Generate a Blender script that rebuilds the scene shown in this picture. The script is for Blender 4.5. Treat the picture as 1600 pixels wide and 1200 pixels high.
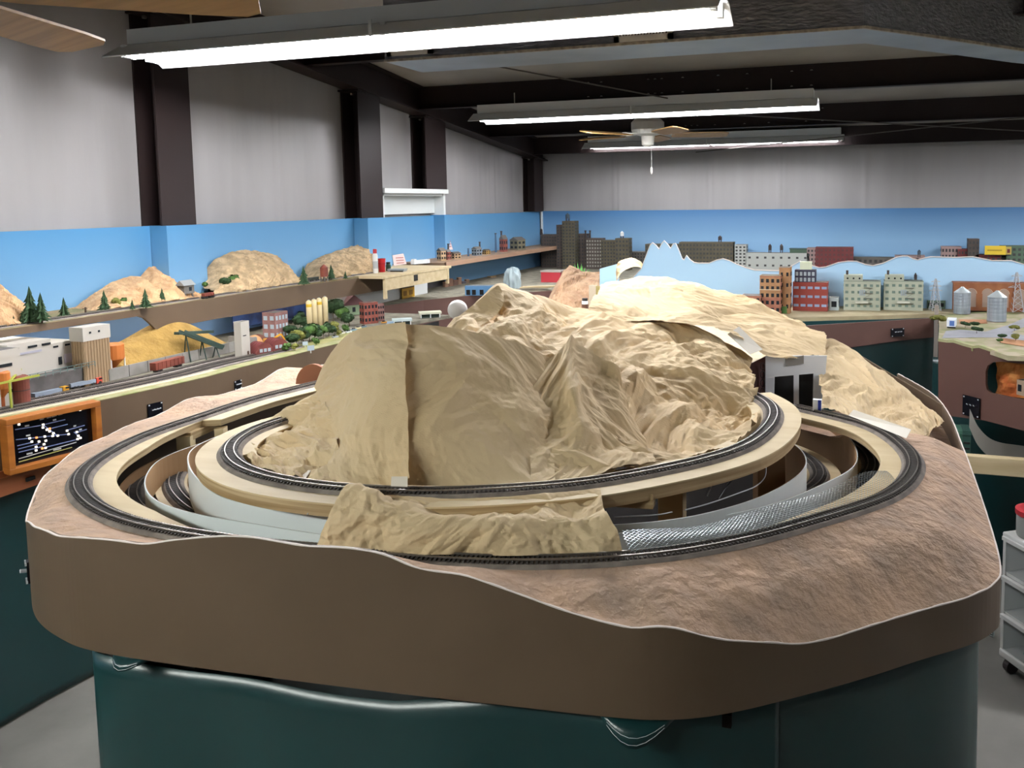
import bpy, math, random
import numpy as np
from mathutils import Vector, Matrix
for _o in list(bpy.data.objects): bpy.data.objects.remove(_o)
scene = bpy.context.scene
COL = scene.collection
R = math.radians

# ------------------------------------------------------------------ camera
CAM_F, CAM_PX, CAM_PY = 1317.0, 946.0, 434.0      # focal length and principal point in 1600x1200 pixels
CAM_O = np.array([0.0, 0.0, 1.75])
def _cam_axes(pitch, roll, yaw):
    p, r, y = R(pitch), R(roll), R(yaw)
    fw = np.array([math.sin(y)*math.cos(p), math.cos(y)*math.cos(p), -math.sin(p)])
    rt = np.array([math.cos(y), -math.sin(y), 0.0]); up = np.cross(rt, fw)
    return np.array([rt*math.cos(r)+up*math.sin(r), up*math.cos(r)-rt*math.sin(r), fw])
CAM_A = _cam_axes(5.14, -0.67, -17.74)
cam_data = bpy.data.cameras.new('camera'); cam = bpy.data.objects.new('camera', cam_data); COL.objects.link(cam)
cam_data.sensor_fit = 'HORIZONTAL'; cam_data.sensor_width = 36.0
cam_data.lens = CAM_F/1600*36
cam_data.shift_x = (800-CAM_PX)/1600; cam_data.shift_y = (CAM_PY-600)/1600
cam_data.clip_start = 0.02
cam.matrix_world = Matrix(((CAM_A[0][0], CAM_A[1][0], -CAM_A[2][0], CAM_O[0]),
                           (CAM_A[0][1], CAM_A[1][1], -CAM_A[2][1], CAM_O[1]),
                           (CAM_A[0][2], CAM_A[1][2], -CAM_A[2][2], CAM_O[2]), (0, 0, 0, 1)))
scene.camera = cam

# ------------------------------------------------------------------ world and exposure
world = bpy.data.worlds.new('world'); scene.world = world; world.use_nodes = True
world.node_tree.nodes['Background'].inputs[0].default_value = (0.9, 0.95, 1.0, 1)
world.node_tree.nodes['Background'].inputs[1].default_value = 0.15
vs = scene.view_settings
vs.view_transform = 'Standard'; vs.look = 'None'; vs.gamma = 1.0; vs.use_curve_mapping = False
vs.exposure = 0.14
TUBE_STRENGTH = 98.0

# ------------------------------------------------------------------ surveying helpers (photo pixel + known plane -> point in the room)
def ray(x, y): return CAM_A.T @ np.array([(x-CAM_PX)/CAM_F, -(y-CAM_PY)/CAM_F, 1.0])
def at(x, y, ax, val):
    d = ray(x, y); i = 'XYZ'.index(ax); t = (val-CAM_O[i])/d[i]; return CAM_O+t*d
def atd(x, y, d): return CAM_O+ray(x, y)*d
def proj(p):
    q = CAM_A @ (np.asarray(p, float)-CAM_O); return CAM_PX+CAM_F*q[0]/q[2], CAM_PY-CAM_F*q[1]/q[2]
def mpp(p): return float(CAM_A[2] @ (np.asarray(p, float)-CAM_O))/CAM_F

# ------------------------------------------------------------------ materials
MATS = {}
def srgb(c):
    if isinstance(c, str): c = tuple(int(c[i:i+2], 16)/255 for i in (0, 2, 4))
    else: c = tuple(v/255 for v in c)
    return tuple((v/12.92 if v <= .04045 else ((v+.055)/1.055)**2.4) for v in c)
def mat(name, col, rough=.6, col2=None, scale=8.0, detail=4.0, contrast=(.35, .65), bump=0.0, bscale=None, metal=0.0, emit=None, stretch=None, alpha=None, trans=None, spec=None, sub=None):
    if name in MATS: return MATS[name]
    m = bpy.data.materials.new(name); m.use_nodes = True
    nt = m.node_tree; b = nt.nodes['Principled BSDF']
    c1 = srgb(col)+(1,)
    b.inputs['Base Color'].default_value = c1; b.inputs['Roughness'].default_value = rough; b.inputs['Metallic'].default_value = metal
    if spec is not None: b.inputs['Specular IOR Level'].default_value = spec
    def coord(sc):
        tc = nt.nodes.new('ShaderNodeTexCoord'); mp = nt.nodes.new('ShaderNodeMapping')
        nt.links.new(tc.outputs['Object'], mp.inputs[0])
        s = stretch or (1, 1, 1); mp.inputs['Scale'].default_value = (sc*s[0], sc*s[1], sc*s[2]); return mp
    if col2 is not None:
        n = nt.nodes.new('ShaderNodeTexNoise'); n.inputs['Scale'].default_value = 1; n.inputs['Detail'].default_value = detail
        nt.links.new(coord(scale).outputs[0], n.inputs['Vector'])
        r = nt.nodes.new('ShaderNodeValToRGB'); r.color_ramp.elements[0].position = contrast[0]; r.color_ramp.elements[1].position = contrast[1]
        r.color_ramp.elements[0].color = c1; r.color_ramp.elements[1].color = srgb(col2)+(1,)
        nt.links.new(n.outputs['Fac'], r.inputs[0]); nt.links.new(r.outputs[0], b.inputs['Base Color'])
    if bump:
        n = nt.nodes.new('ShaderNodeTexNoise'); n.inputs['Scale'].default_value = 1; n.inputs['Detail'].default_value = 5
        nt.links.new(coord(bscale or scale).outputs[0], n.inputs['Vector'])
        bp = nt.nodes.new('ShaderNodeBump'); bp.inputs['Strength'].default_value = bump; bp.inputs['Distance'].default_value = .02
        nt.links.new(n.outputs['Fac'], bp.inputs['Height']); nt.links.new(bp.outputs[0], b.inputs['Normal'])
    if emit is not None:
        b.inputs['Emission Color'].default_value = c1; b.inputs['Emission Strength'].default_value = emit
    if trans is not None:
        b.inputs['Transmission Weight'].default_value = trans
    if alpha is not None:
        b.inputs['Alpha'].default_value = alpha
    MATS[name] = m; return m

# ------------------------------------------------------------------ mesh helpers
class MB:
    def __init__(s): s.v = []; s.f = []
    def add(s, vs, fs):
        o = len(s.v); s.v.extend([tuple(map(float, v)) for v in vs]); s.f.extend([tuple(i+o for i in f) for f in fs]); return s
    def box(s, c, d, rz=0.0, taper=1.0, taper_y=None):
        cx, cy, cz = c; hx, hy, hz = d[0]/2, d[1]/2, d[2]/2; cs, sn = math.cos(rz), math.sin(rz); V = []
        ty = taper if taper_y is None else taper_y
        for z in (-1, 1):
            tx_, ty_ = (taper, ty) if z > 0 else (1, 1)
            for x, y in ((-1, -1), (1, -1), (1, 1), (-1, 1)):
                X, Y = x*hx*tx_, y*hy*ty_; V.append((cx+X*cs-Y*sn, cy+X*sn+Y*cs, cz+z*hz))
        return s.add(V, [(3, 2, 1, 0), (4, 5, 6, 7), (0, 1, 5, 4), (1, 2, 6, 5), (2, 3, 7, 6), (3, 0, 4, 7)])
    def bar(s, a, b, w, h=None, up=(0, 0, 1)):
        a, b = Vector(a), Vector(b); h = h or w; t = (b-a).normalized(); u = Vector(up)
        if abs(t.dot(u)) > .98: u = Vector((0, 1, 0))
        l = t.cross(u).normalized(); u = l.cross(t); V = []
        for p in (a, b):
            for i, j in ((-1, -1), (1, -1), (1, 1), (-1, 1)): V.append(p+l*(i*w/2)+u*(j*h/2))
        return s.add(V, [(3, 2, 1, 0), (4, 5, 6, 7), (0, 1, 5, 4), (1, 2, 6, 5), (2, 3, 7, 6), (3, 0, 4, 7)])
    def tube(s, pts, r, n=8, cap=True):
        pts = [Vector(p) for p in pts]; V = []; F = []; k = len(pts)
        for i, p in enumerate(pts):
            t = (pts[min(i+1, k-1)]-pts[max(i-1, 0)]).normalized()
            u = Vector((0, 0, 1)) if abs(t.z) < .95 else Vector((1, 0, 0))
            l = t.cross(u).normalized(); u = l.cross(t); rr = r[i] if isinstance(r, (list, tuple)) else r
            for j in range(n):
                a = 2*math.pi*j/n; V.append(p+l*(math.cos(a)*rr)+u*(math.sin(a)*rr))
        for i in range(k-1):
            for j in range(n): F.append((i*n+j, i*n+(j+1) % n, (i+1)*n+(j+1) % n, (i+1)*n+j))
        if cap: F.append(tuple(range(n-1, -1, -1))); F.append(tuple((k-1)*n+j for j in range(n)))
        return s.add(V, F)
    def lathe(s, prof, c=(0, 0, 0), n=20):
        V = []; F = []
        for r_, z in prof:
            for j in range(n): a = 2*math.pi*j/n; V.append((c[0]+r_*math.cos(a), c[1]+r_*math.sin(a), c[2]+z))
        for i in range(len(prof)-1):
            for j in range(n): F.append((i*n+j, i*n+(j+1) % n, (i+1)*n+(j+1) % n, (i+1)*n+j))
        F.append(tuple(range(n-1, -1, -1))); F.append(tuple((len(prof)-1)*n+j for j in range(n)))
        return s.add(V, F)
    def prism(s, poly, a, b):
        """polygon of 3D points poly extruded by vector b-a ; a,b vectors"""
        n = len(poly); a = Vector(a); b = Vector(b); V = [Vector(p)+a for p in poly]+[Vector(p)+b for p in poly]
        return s.add(V, [tuple(range(n-1, -1, -1)), tuple(range(n, 2*n))]+[(i, (i+1) % n, n+(i+1) % n, n+i) for i in range(n)])
    def grid(s, P, closed_u=False):
        """P[i][j] 3D points"""
        nu, nv = len(P), len(P[0]); V = [p for row in P for p in row]; F = []
        for i in range(nu-1+(1 if closed_u else 0)):
            for j in range(nv-1):
                i2 = (i+1) % nu; F.append((i*nv+j, i2*nv+j, i2*nv+j+1, i*nv+j+1))
        return s.add(V, F)
    def sweep(s, pts, prof, closed=False):
        """pts: (x,y,z); prof: closed list of (lateral, vertical); lateral positive = left of travel"""
        k = len(pts); n = len(prof(0) if callable(prof) else prof); V = []; F = []
        for i in range(k):
            a = np.array(pts[(i-1) % k if closed else max(i-1, 0)], float); b = np.array(pts[(i+1) % k if closed else min(i+1, k-1)], float)
            t = (b-a)[:2]; t = t/max(np.hypot(*t), 1e-9); l = np.array([-t[1], t[0]]); p = pts[i]
            pr = prof(i) if callable(prof) else prof
            for u, w in pr: V.append((p[0]+l[0]*u, p[1]+l[1]*u, p[2]+w))
        for i in range(k-1+(1 if closed else 0)):
            i2 = (i+1) % k
            for j in range(n): F.append((i*n+j, i2*n+j, i2*n+(j+1) % n, i*n+(j+1) % n))
        if not closed: F.append(tuple(range(n))); F.append(tuple((k-1)*n+j for j in range(n-1, -1, -1)))
        return s.add(V, F)
    def build(s, name, m, parent=None, smooth=False, origin=None):
        me = bpy.data.meshes.new(name); v = s.v
        if origin is not None: v = [(a-origin[0], b-origin[1], c-origin[2]) for a, b, c in v]
        me.from_pydata(v, [], s.f); me.update()
        if m: me.materials.append(m)
        o = bpy.data.objects.new(name, me); COL.objects.link(o)
        if origin is not None and parent is None: o.location = origin
        if smooth:
            me.polygons.foreach_set('use_smooth', [True]*len(me.polygons))
        if parent is not None: o.parent = parent
        return o
def fixn(o):
    import bmesh
    bm = bmesh.new(); bm.from_mesh(o.data); bmesh.ops.recalc_face_normals(bm, faces=bm.faces); bm.to_mesh(o.data); bm.free(); return o
def bevel(o, w=.002, seg=2):
    b = o.modifiers.new('bevel', 'BEVEL'); b.width = w; b.segments = seg; b.limit_method = 'ANGLE'; return o
def thing(name, label, cat, loc=(0, 0, 0), rz=0.0, group=None):
    o = bpy.data.objects.new(name, None); COL.objects.link(o); o.empty_display_size = .02
    o.location = tuple(map(float, loc)); o.rotation_euler = (0, 0, rz); o['label'] = label; o['category'] = cat
    if group: o['group'] = group
    return o
def tag(o, label, cat, group=None):
    o['label'] = label; o['category'] = cat
    if group: o['group'] = group
    return o
def struct(o, label=None):
    o['kind'] = 'structure'
    if label: o['label'] = label
    return o
def stuff(o): o['kind'] = 'stuff'; return o
def copy_tree(o, parent=None):
    c = o.copy(); COL.objects.link(c)
    if parent is not None: c.parent = parent
    for ch in [x for x in bpy.data.objects if x.parent == o]: copy_tree(ch, c)
    return c
def interp(x, pts):
    xs = [p[0] for p in pts]; ys = [p[1] for p in pts]; return float(np.interp(x, xs, ys))
def catmull(P, n=8, closed=False):
    P = [np.array(p, float) for p in P]; out = []; k = len(P)
    for i in range(k if closed else k-1):
        p0 = P[(i-1) % k] if closed or i > 0 else 2*P[0]-P[1]; p1 = P[i]; p2 = P[(i+1) % k]
        p3 = P[(i+2) % k] if closed or i < k-2 else 2*P[-1]-P[-2]
        for j in range(n):
            t = j/n; out.append(.5*((2*p1)+(-p0+p2)*t+(2*p0-5*p1+4*p2-p3)*t*t+(-p0+3*p1-3*p2+p3)*t**3))
    if not closed: out.append(P[-1])
    return out
def resample(P, step):
    P = np.array(P, float); d = np.r_[0, np.cumsum(np.linalg.norm(np.diff(P, axis=0), axis=1))]
    n = max(2, int(round(d[-1]/step))+1); s = np.linspace(0, d[-1], n)
    return np.c_[[np.interp(s, d, P[:, i]) for i in range(P.shape[1])]].T
def smooth(P, it=6, z=True):
    P = np.array(P, float)
    for _ in range(it):
        Q = P.copy(); Q[1:-1] = .25*P[:-2]+.5*P[1:-1]+.25*P[2:]; P = Q
    return P
def offset(P, d):
    P = np.array(P, float); Q = P.copy()
    for i in range(len(P)):
        t = P[min(i+1, len(P)-1)][:2]-P[max(i-1, 0)][:2]; t = t/max(np.hypot(*t), 1e-9); Q[i][0] -= t[1]*d; Q[i][1] += t[0]*d
    return Q
# piecewise-planar "crumpled paper" noise on a jittered triangular lattice
def _h(i, j, s): 
    v = np.sin(i*127.1+j*311.7+s*74.7)*43758.5453; return v-np.floor(v)
def facet(x, y, s=0.0):
    sk = (x+y)*0.3660254; i = np.floor(x+sk); j = np.floor(y+sk)
    t = (i+j)*0.2113249; x0 = x-(i-t); y0 = y-(j-t)
    i1 = (x0 > y0).astype(float); j1 = 1-i1
    u = x0+0.2113249*0; 
    # barycentric in the skewed cell
    fx = (x+sk)-i; fy = (y+sk)-j
    a = _h(i, j, s); b = _h(i+i1, j+j1, s); c = _h(i+1, j+1, s)
    hi = np.maximum(fx, fy); lo = np.minimum(fx, fy)
    return a*(1-hi)+b*(hi-lo)+c*lo-.5
def crumple(x, y, seed=0.0, base=.12, octs=3, amp=.3):
    wx = x+.35*base*np.sin(y/base*2.1+seed); wy = y+.35*base*np.sin(x/base*1.7+seed*2)
    r = 0*x; sc = base
    for k in range(octs):
        a = .6+k*1.1+seed; xr = wx*math.cos(a)-wy*math.sin(a); yr = wx*math.sin(a)+wy*math.cos(a)
        r = r+facet(xr/sc+seed*3.3, yr/sc+k*7.7, seed+k)*sc*amp; sc *= .47
    return r
def tps(XY, Z, lam=1e-4):
    XY = np.array(XY, float); Z = np.array(Z, float); n = len(XY)
    d2 = ((XY[:, None]-XY[None])**2).sum(-1); K = np.where(d2 > 0, .5*d2*np.log(d2+1e-12), 0)+lam*np.eye(n)
    Pm = np.c_[np.ones(n), XY]; A = np.block([[K, Pm], [Pm.T, np.zeros((3, 3))]]); w = np.linalg.solve(A, np.r_[Z, np.zeros(3)])
    def ev(Q):
        Q = np.array(Q, float); e2 = ((Q[:, None]-XY[None])**2).sum(-1); U = np.where(e2 > 0, .5*e2*np.log(e2+1e-12), 0)
        return U @ w[:n]+w[n]+Q @ w[n+1:]
    return ev
# ================================================================== the room
WX, WY = -3.5, 8.47
def roof_z(y): return 2.42+.10*(WY-y)
M_vinyl = mat('vinyl_insulation', '9c9998', .42, '928f8e', 1.2, 4, bump=.25, bscale=2.2, stretch=(3, 3, .35))
M_concrete = mat('concrete_floor', '76746e', .7, '605f59', 2.5, 6, bump=.1, bscale=12)
M_steel = mat('brown_steel', '241a19', .55, spec=.25)
M_roofvinyl = mat('roof_insulation', 'a8a39d', .6, '98938d', 2, 3, bump=.3, bscale=3)
M_white = mat('white_paint', 'd9dcda', .5)
M_whitemetal = mat('white_enamel', 'dfe2e2', .35)
struct(MB().box((.75, 2.6, -.05), (8.7, 11.9, .1)).build('floor', M_concrete), 'bare grey concrete floor')

def wall_sheet(name, p0, p1, zt, seams, seed, label):
    """vinyl faced wall with soft vertical pleats and seams; zt(s) gives the top"""
    p0 = np.array(p0, float); p1 = np.array(p1, float); L = np.linalg.norm(p1-p0); t = (p1-p0)/L; nrm = np.array([t[1], -t[0]])
    nu = int(L/.02); P = []
    for i in range(nu+1):
        s = L*i/nu; d = .003*math.sin(s*5+seed)+.0016*math.sin(s*17+seed*2)+.0004*math.sin(s*61)
        for q in seams: d += .010*math.exp(-((s-q)/.008)**2)+.006*math.exp(-((s-q-.05)/.02)**2)
        col = []
        for j in range(9):
            z = zt(s)*j/8; w = 1+.4*math.sin(j*1.3+s*2); q = p0+t*s+nrm*(d*w); col.append((q[0], q[1], z))
        P.append(col)
    return struct(fixn(MB().grid(P).build(name, M_vinyl, smooth=True)), label)
wall_sheet('wall_left', (WX, -3.2), (WX, WY), lambda s: roof_z(s-3.2), [1.2, 2.9, 4.6, 5.45, 7.55, 9.1, 10.6, 11.3], 1.0, 'left wall lined with white vinyl insulation')
wall_sheet('wall_back', (WX, WY), (5.0, WY), lambda s: 2.43, [.9, 1.9, 2.6, 3.35, 4.45, 5.6, 6.8], 2.0, 'back wall lined with white vinyl insulation')
struct(MB().box((5.05, 2.6, 1.9), (.1, 11.8, 3.8)).build('wall_right', M_vinyl))
struct(MB().box((.75, -3.3, 1.9), (8.6, .1, 3.8)).build('wall_front', M_vinyl))
c = MB(); P = []
for i in range(61):
    y = -3.25+(WY+3.3)*i/60; P.append([(x, y, roof_z(y)-.03*abs(math.sin((y-.5)*math.pi/1.45))) for x in np.linspace(WX-.05, 5.05, 12)])
struct(c.grid(P).build('ceiling', M_roofvinyl, smooth=True), 'sagging white roof insulation between dark purlins')

# steel frame: columns on the left wall, sloped rafter, purlins
def column(y0, y1, zbot, label, w=.13, x=WX):
    t = thing('steel_column', label, 'column', (x, (y0+y1)/2, zbot), group=None)
    h = roof_z((y0+y1)/2)-.22-zbot; L = y1-y0
    MB().box((w/2, 0, h/2), (w, .02, h)).build('web', M_steel, t)
    MB().box((w, 0, h/2), (.012, L, h)).build('flange', M_steel, t)
    MB().box((.008, 0, h/2), (.012, L, h)).build('flange', M_steel, t)
    MB().box((w*.5, 0, h-.006), (w+.05, L+.04, .012)).build('cap_plate', M_steel, t)
    for k in (-1, 1):
        b = MB(); b.lathe([(.012, 0), (.012, .012), (.007, .014)], (w*.5, k*L*.35, h-.03), 6); b.build('bolt', mat('bolt_steel', '8a8580', .4, metal=.6), t)
    return t
column(3.32, 3.54, 1.655, 'dark brown steel column nearest the camera on the left wall')
column(5.03, 5.30, 1.655, 'dark brown steel column left of the white window frame')
column(5.93, 6.26, 1.84, 'dark brown steel column standing above the white window frame')
column(8.14, 8.38, 1.66, 'dark brown steel column in the far room corner')
r = thing('steel_rafter', 'dark brown sloped steel rafter along the top of the left wall', 'beam', (WX, 2.6, 2.2))
def slope_box(y0, y1, x0, x1, dz0, dz1):
    return [(x0, y0, roof_z(y0)+dz0), (x1, y0, roof_z(y0)+dz0), (x1, y1, roof_z(y1)+dz0), (x0, y1, roof_z(y1)+dz0),
            (x0, y0, roof_z(y0)+dz1), (x1, y0, roof_z(y0)+dz1), (x1, y1, roof_z(y1)+dz1), (x0, y1, roof_z(y1)+dz1)]
BF = [(3, 2, 1, 0), (4, 5, 6, 7), (0, 1, 5, 4), (1, 2, 6, 5), (2, 3, 7, 6), (3, 0, 4, 7)]
for nm, a in (('web', (-3.2, 8.45, WX+.09, WX+.11, -.22, -.035)), ('flange', (-3.2, 8.45, WX+.03, WX+.17, -.232, -.22)), ('top_flange', (-3.2, 8.45, WX+.03, WX+.17, -.035, -.03))):
    MB().add(slope_box(*a), BF).build(nm, M_steel, r, origin=(WX, 2.6, 2.2))
PURLINS = [-2.4, -1.0, .4, 1.8, 3.1, 4.55, 5.9, 7.15, 8.2]
ordn = ['ninth', 'eighth', 'seventh', 'sixth', 'fifth', 'fourth', 'third', 'second', 'first']
for k, y in enumerate(PURLINS):
    t = thing('roof_purlin', 'dark brown steel roof purlin, %s counting from the back wall' % ordn[k], 'beam', (0, y, roof_z(y)-.2), group='roof purlins')
    L = 8.5; h = .19
    MB().box((.75, 0, h/2), (L, .004, h)).build('web', M_steel, t)
    MB().box((.75, -.032, .002), (L, .066, .004)).build('flange', M_steel, t)
    MB().box((.75, .032, h), (L, .066, .004)).build('top_flange', M_steel, t)
    if k in (6, 7):
        b = MB()
        for x in (-2.0, -1.9, -1.55, -1.5, -1.45, -1.3, -1.05, -.85, -.55, -.42):
            for z in (.04, .14): b.lathe([(.010, -.006), (.006, .0)], (x, -.006, z), 6)
        stuff(b.build('bolts', mat('bolt_steel', '8a8580', .4, metal=.6), t))
# cable bracing under the roof
def cable(a, b, label, r_=.005, m=None):
    o = MB().tube([a, b], r_, 6).build('brace_rod', m or mat('rod_steel', '55504c', .5, metal=.5)); return tag(o, label, 'brace rod')
cable((-3.3, 3.2, 2.72), (-1.3, 5.9, 2.45), 'thin steel brace rod crossing the dark roof at left')
cable((-1.7, 6.0, 2.42), (2.4, 8.3, 2.22), 'thin steel brace rod below the roof rising toward the right')
cable((2.4, 6.4, 2.40), (-1.7, 8.3, 2.23), 'thin steel brace rod below the roof falling toward the right')

# ------------------------------------------------------------------ ceiling fixtures
def tube_mat(k, col='fbfbff'): return mat('tube_light_%d' % int(k*100), col, .5, emit=TUBE_STRENGTH*k)
M_chain = mat('chain_metal', 'b5b5b0', .35, metal=.7)
def fixture(cx, y, z, label, k=1.0, L=2.44, col='fbfbff'):
    M_tube = tube_mat(k, col)
    t = thing('fluorescent_light', label, 'light fixture', (cx, y, z), group='fluorescent ceiling lights')
    # channel body and flared reflector hood
    MB().box((0, 0, .105), (L, .11, .06)).build('channel', M_whitemetal, t)
    hood = MB(); P = []
    for x in (-L/2-.03, L/2+.03): P.append([(x, yy, zz) for yy, zz in ((-.155, .012), (-.06, .072), (.06, .072), (.155, .012), (.152, .008), (.06, .066), (-.06, .066), (-.152, .008), (-.155, .012))])
    hood.grid(P); fixn(hood.build('reflector', M_whitemetal, t))
    for sx in (-1, 1):
        for sy in (-1, 1):
            MB().tube([(sx*.02, sy*.06, .03), (sx*(L/2-.03), sy*.06, .03)], .018, 10).build('tube', M_tube, t)
    for x in (-L/2, 0, L/2):
        for sy in (-1, 1): MB().box((x, sy*.06, .045), (.022, .036, .05)).build('socket', M_white, t)
    cl = MB(); cl.box((0, -.157, .035), (.012, .005, .06)); cl.build('clip', M_white, t)
    for x in (-L/2+.28, L/2-.28):
        top = roof_z(y)-.12-z; MB().tube([(x, 0, .13), (x, 0, top)], .004, 6).build('chain', M_chain, t)
    return t
fixture(-1.73, 2.84, 2.345, 'nearest bright fluorescent light fixture hanging at the top of the picture')
fixture(-1.62, 5.84, 2.345, 'fluorescent light fixture hanging in the middle distance above the far ceiling fan', .85)
fixture(-1.53, 8.12, 2.268, 'farthest fluorescent light fixture hanging behind the ceiling fan', .26)
for x, y, lb_ in ((2.4, 2.84, 'right of the nearest one'), (2.6, 5.84, 'right of the middle one'), (-2.3, -.9, 'behind the camera at left')):
    fixture(x, y, 2.345, 'fluorescent light fixture outside the picture, %s' % lb_, .98 if y > 0 else .9, col='fbfbff' if y > 0 else 'fcfff8')


# ceiling fans
M_blade = mat('oak_blade', 'a8834f', .45, '92703f', 3, 5, stretch=(1, 14, 1))
M_fanwhite = mat('fan_white', 'd6d2c8', .4)
def fan(loc, label, angles, zroof, bl=.5):
    t = thing('ceiling_fan', label, 'ceiling fan', loc)
    MB().tube([(0, 0, .1), (0, 0, zroof-loc[2])], .012, 10).build('rod', M_fanwhite, t)
    MB().lathe([(.02, -.07), (.06, -.03), (.065, 0)], (0, 0, zroof-loc[2]), 20).build('canopy', M_fanwhite, t, smooth=True)
    MB().lathe([(.05, -.05), (.12, -.035), (.135, 0), (.135, .06), (.11, .085), (.03, .1)], (0, 0, 0), 28).build('motor', M_fanwhite, t)
    MB().lathe([(.02, -.14), (.05, -.12), (.055, -.05)], (0, 0, 0), 20).build('switch_housing', M_fanwhite, t)
    ch = MB().tube([(.03, 0, -.13), (.03, 0, -.3)], .0022, 5).build('pull_chain', M_chain, t)
    MB().lathe([(.004, -.36), (.009, -.345), (.009, -.31), (.003, -.3)], (.03, 0, 0), 10).build('pull_knob', M_fanwhite, ch)
    for a in angles:
        ca, sa = math.cos(a), math.sin(a)
        def T(u, w, z): return (u*ca-w*sa, u*sa+w*ca, z)
        P = [(.2, -.055), (.24, -.062), (.2+bl*.75, -.072), (.2+bl-.03, -.068), (.2+bl, -.045), (.2+bl, .045), (.2+bl-.03, .068), (.2+bl*.75, .072), (.24, .062), (.2, .055)]
        b = MB().prism([T(u, w, -.045-w*.2) for u, w in P], (0, 0, 0), (0, 0, .007)).build('blade', M_blade, t)
        ar = MB(); ar.bar(T(.1, 0, -.03), T(.22, 0, -.04), .03, .008); ar.prism([T(u, w, -.036-w*.2) for u, w in ((.2, -.045), (.27, 0), (.2, .045))], (0, 0, 0), (0, 0, .006))
        ar.build('blade_arm', M_fanwhite, b)
    return t
FB = at(1012, 203, 'Y', 6.75)
fan((FB[0], FB[1], FB[2]), 'white ceiling fan with oak blades hanging in the far half of the room', [R(20+72*k) for k in range(5)], roof_z(6.75)-.02, bl=.46)

# galvanized duct with foil wrap
M_foil = mat('duct_foil', '85868b', .35, '6c6d73', 30, 3, bump=.5, bscale=45, metal=.45, stretch=(.5, 1, 1.6))
M_galv = mat('duct_underside', 'a9b4bd', .4, '98a4ae', 3, 3, metal=.55)
M_grille = mat('register_cream', 'cfcac0', .5)
ZD = 2.45
d = thing('air_duct', 'foil wrapped air duct with registers hanging under the roof', 'air duct', (-1, 3.8, ZD))
front = [at(595, 95, 'Z', ZD), at(1080, 62, 'Z', ZD), at(1350, 48, 'Z', ZD), at(1480, 62, 'Z', ZD), at(1600, 80, 'Z', ZD), at(1760, 98, 'Z', ZD)]
yf = float(np.mean([p[1] for p in front[:3]]))
front = [np.array([p[0], yf if i < 3 else p[1], ZD]) for i, p in enumerate(front)]
back = [p+np.array([0, .36, 0]) for p in front]
for i in range(len(front)-1):
    a, b = front[i], front[i+1]; a2, b2 = back[i], back[i+1]; H = np.array([0, 0, .3])
    MB().add([a, b, b+H, a+H], [(0, 1, 2, 3)]).build('foil_panel', M_foil, d, origin=(-1, 3.8, ZD))
    MB().add([a, a2, b2, b], [(0, 1, 2, 3)]).build('bottom_panel', M_galv, d, origin=(-1, 3.8, ZD))
    MB().add([a2, b2, b2+H, a2+H], [(3, 2, 1, 0)]).build('rear_panel', M_foil, d, origin=(-1, 3.8, ZD))
    MB().add([a+H, b+H, b2+H, a2+H], [(0, 1, 2, 3)]).build('top_panel', M_foil, d, origin=(-1, 3.8, ZD))
    MB().bar(a+np.array([0, -.004, .004]), b+np.array([0, -.004, .004]), .012, .012).build('tape_seam', mat('foil_tape', 'b9ae9c', .5, '8d8478', 30, 3, metal=.3), d, origin=(-1, 3.8, ZD))
MB().add([front[0], back[0], back[0]+H, front[0]+H], [(0, 1, 2, 3)]).build('end_cap', M_galv, d, origin=(-1, 3.8, ZD))
def register(xc, yc, zc, w, h, slats, parent, rz=0):
    t = MB(); t.box((xc, yc, zc+h/2-.012), (w, .014, .024)); t.box((xc, yc, zc-h/2+.012), (w, .014, .024)); t.box((xc-w/2+.012, yc, zc), (.024, .014, h)); t.box((xc+w/2-.012, yc, zc), (.024, .014, h))
    o = t.build('register_frame', M_grille, parent, origin=(-1, 3.8, ZD))
    q = MB().box((xc, yc+.004, zc), (w-.03, .004, h-.03)).build('register_back', mat('register_dark', '4a3a36', .7), o); q.data.transform(Matrix.Translation((1, -3.8, -ZD)))
    for k in range(slats):
        s = MB().box((xc-w/2+.03+(w-.06)*(k+.5)/slats, yc-.006, zc), ((w-.06)/slats*.5, .01, h-.04)).build('slat', M_grille, o); s.data.transform(Matrix.Translation((1, -3.8, -ZD)))
g = at(1005, 45, 'Y', yf-.012); register(g[0], g[1], g[2], 95*mpp(g), 36*mpp(g), 15, d)
g = at(640, 72, 'Y', yf-.012); register(g[0], g[1], g[2]+.02, 80*mpp(g), 40*mpp(g), 12, d)
# near ceiling fan: only two oak blades reach into the picture
FZ = 2.2; t1 = at(137, 76, 'Z', FZ); t2 = at(405, 8, 'Z', FZ); md = (t1+t2)/2; dv = t2-t1; pn = np.array([dv[1], -dv[0], 0]); pn /= np.linalg.norm(pn)
FR = float(np.linalg.norm(dv))/2/math.sin(R(36)); hub = md+pn*FR*math.cos(R(36)); fa0 = math.atan2(t1[1]-hub[1], t1[0]-hub[0])
fan((hub[0], hub[1], FZ+.045), 'near ceiling fan with oak blades cut off by the top left corner', [fa0-R(72)*k for k in range(5)], roof_z(hub[1])-.02, bl=FR-.2)
# strut hangers of the lights
for (x, y, lab) in ((730, 98, 'short grey steel strut above the left chain of the middle light'), (1250, 75, 'short grey steel strut above the right chain of the middle light')):
    p = at(x, y, 'Y', 5.75); t = thing('strut_channel', lab, 'strut', tuple(p)); MB().bar((0, -.25, .02), (0, .25, -.01), .04, .012).build('base', M_chain, t)
    for s in (-1, 1): MB().bar((s*.018, -.25, .04), (s*.018, .25, .01), .004, .03).build('side', M_chain, t)
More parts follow.
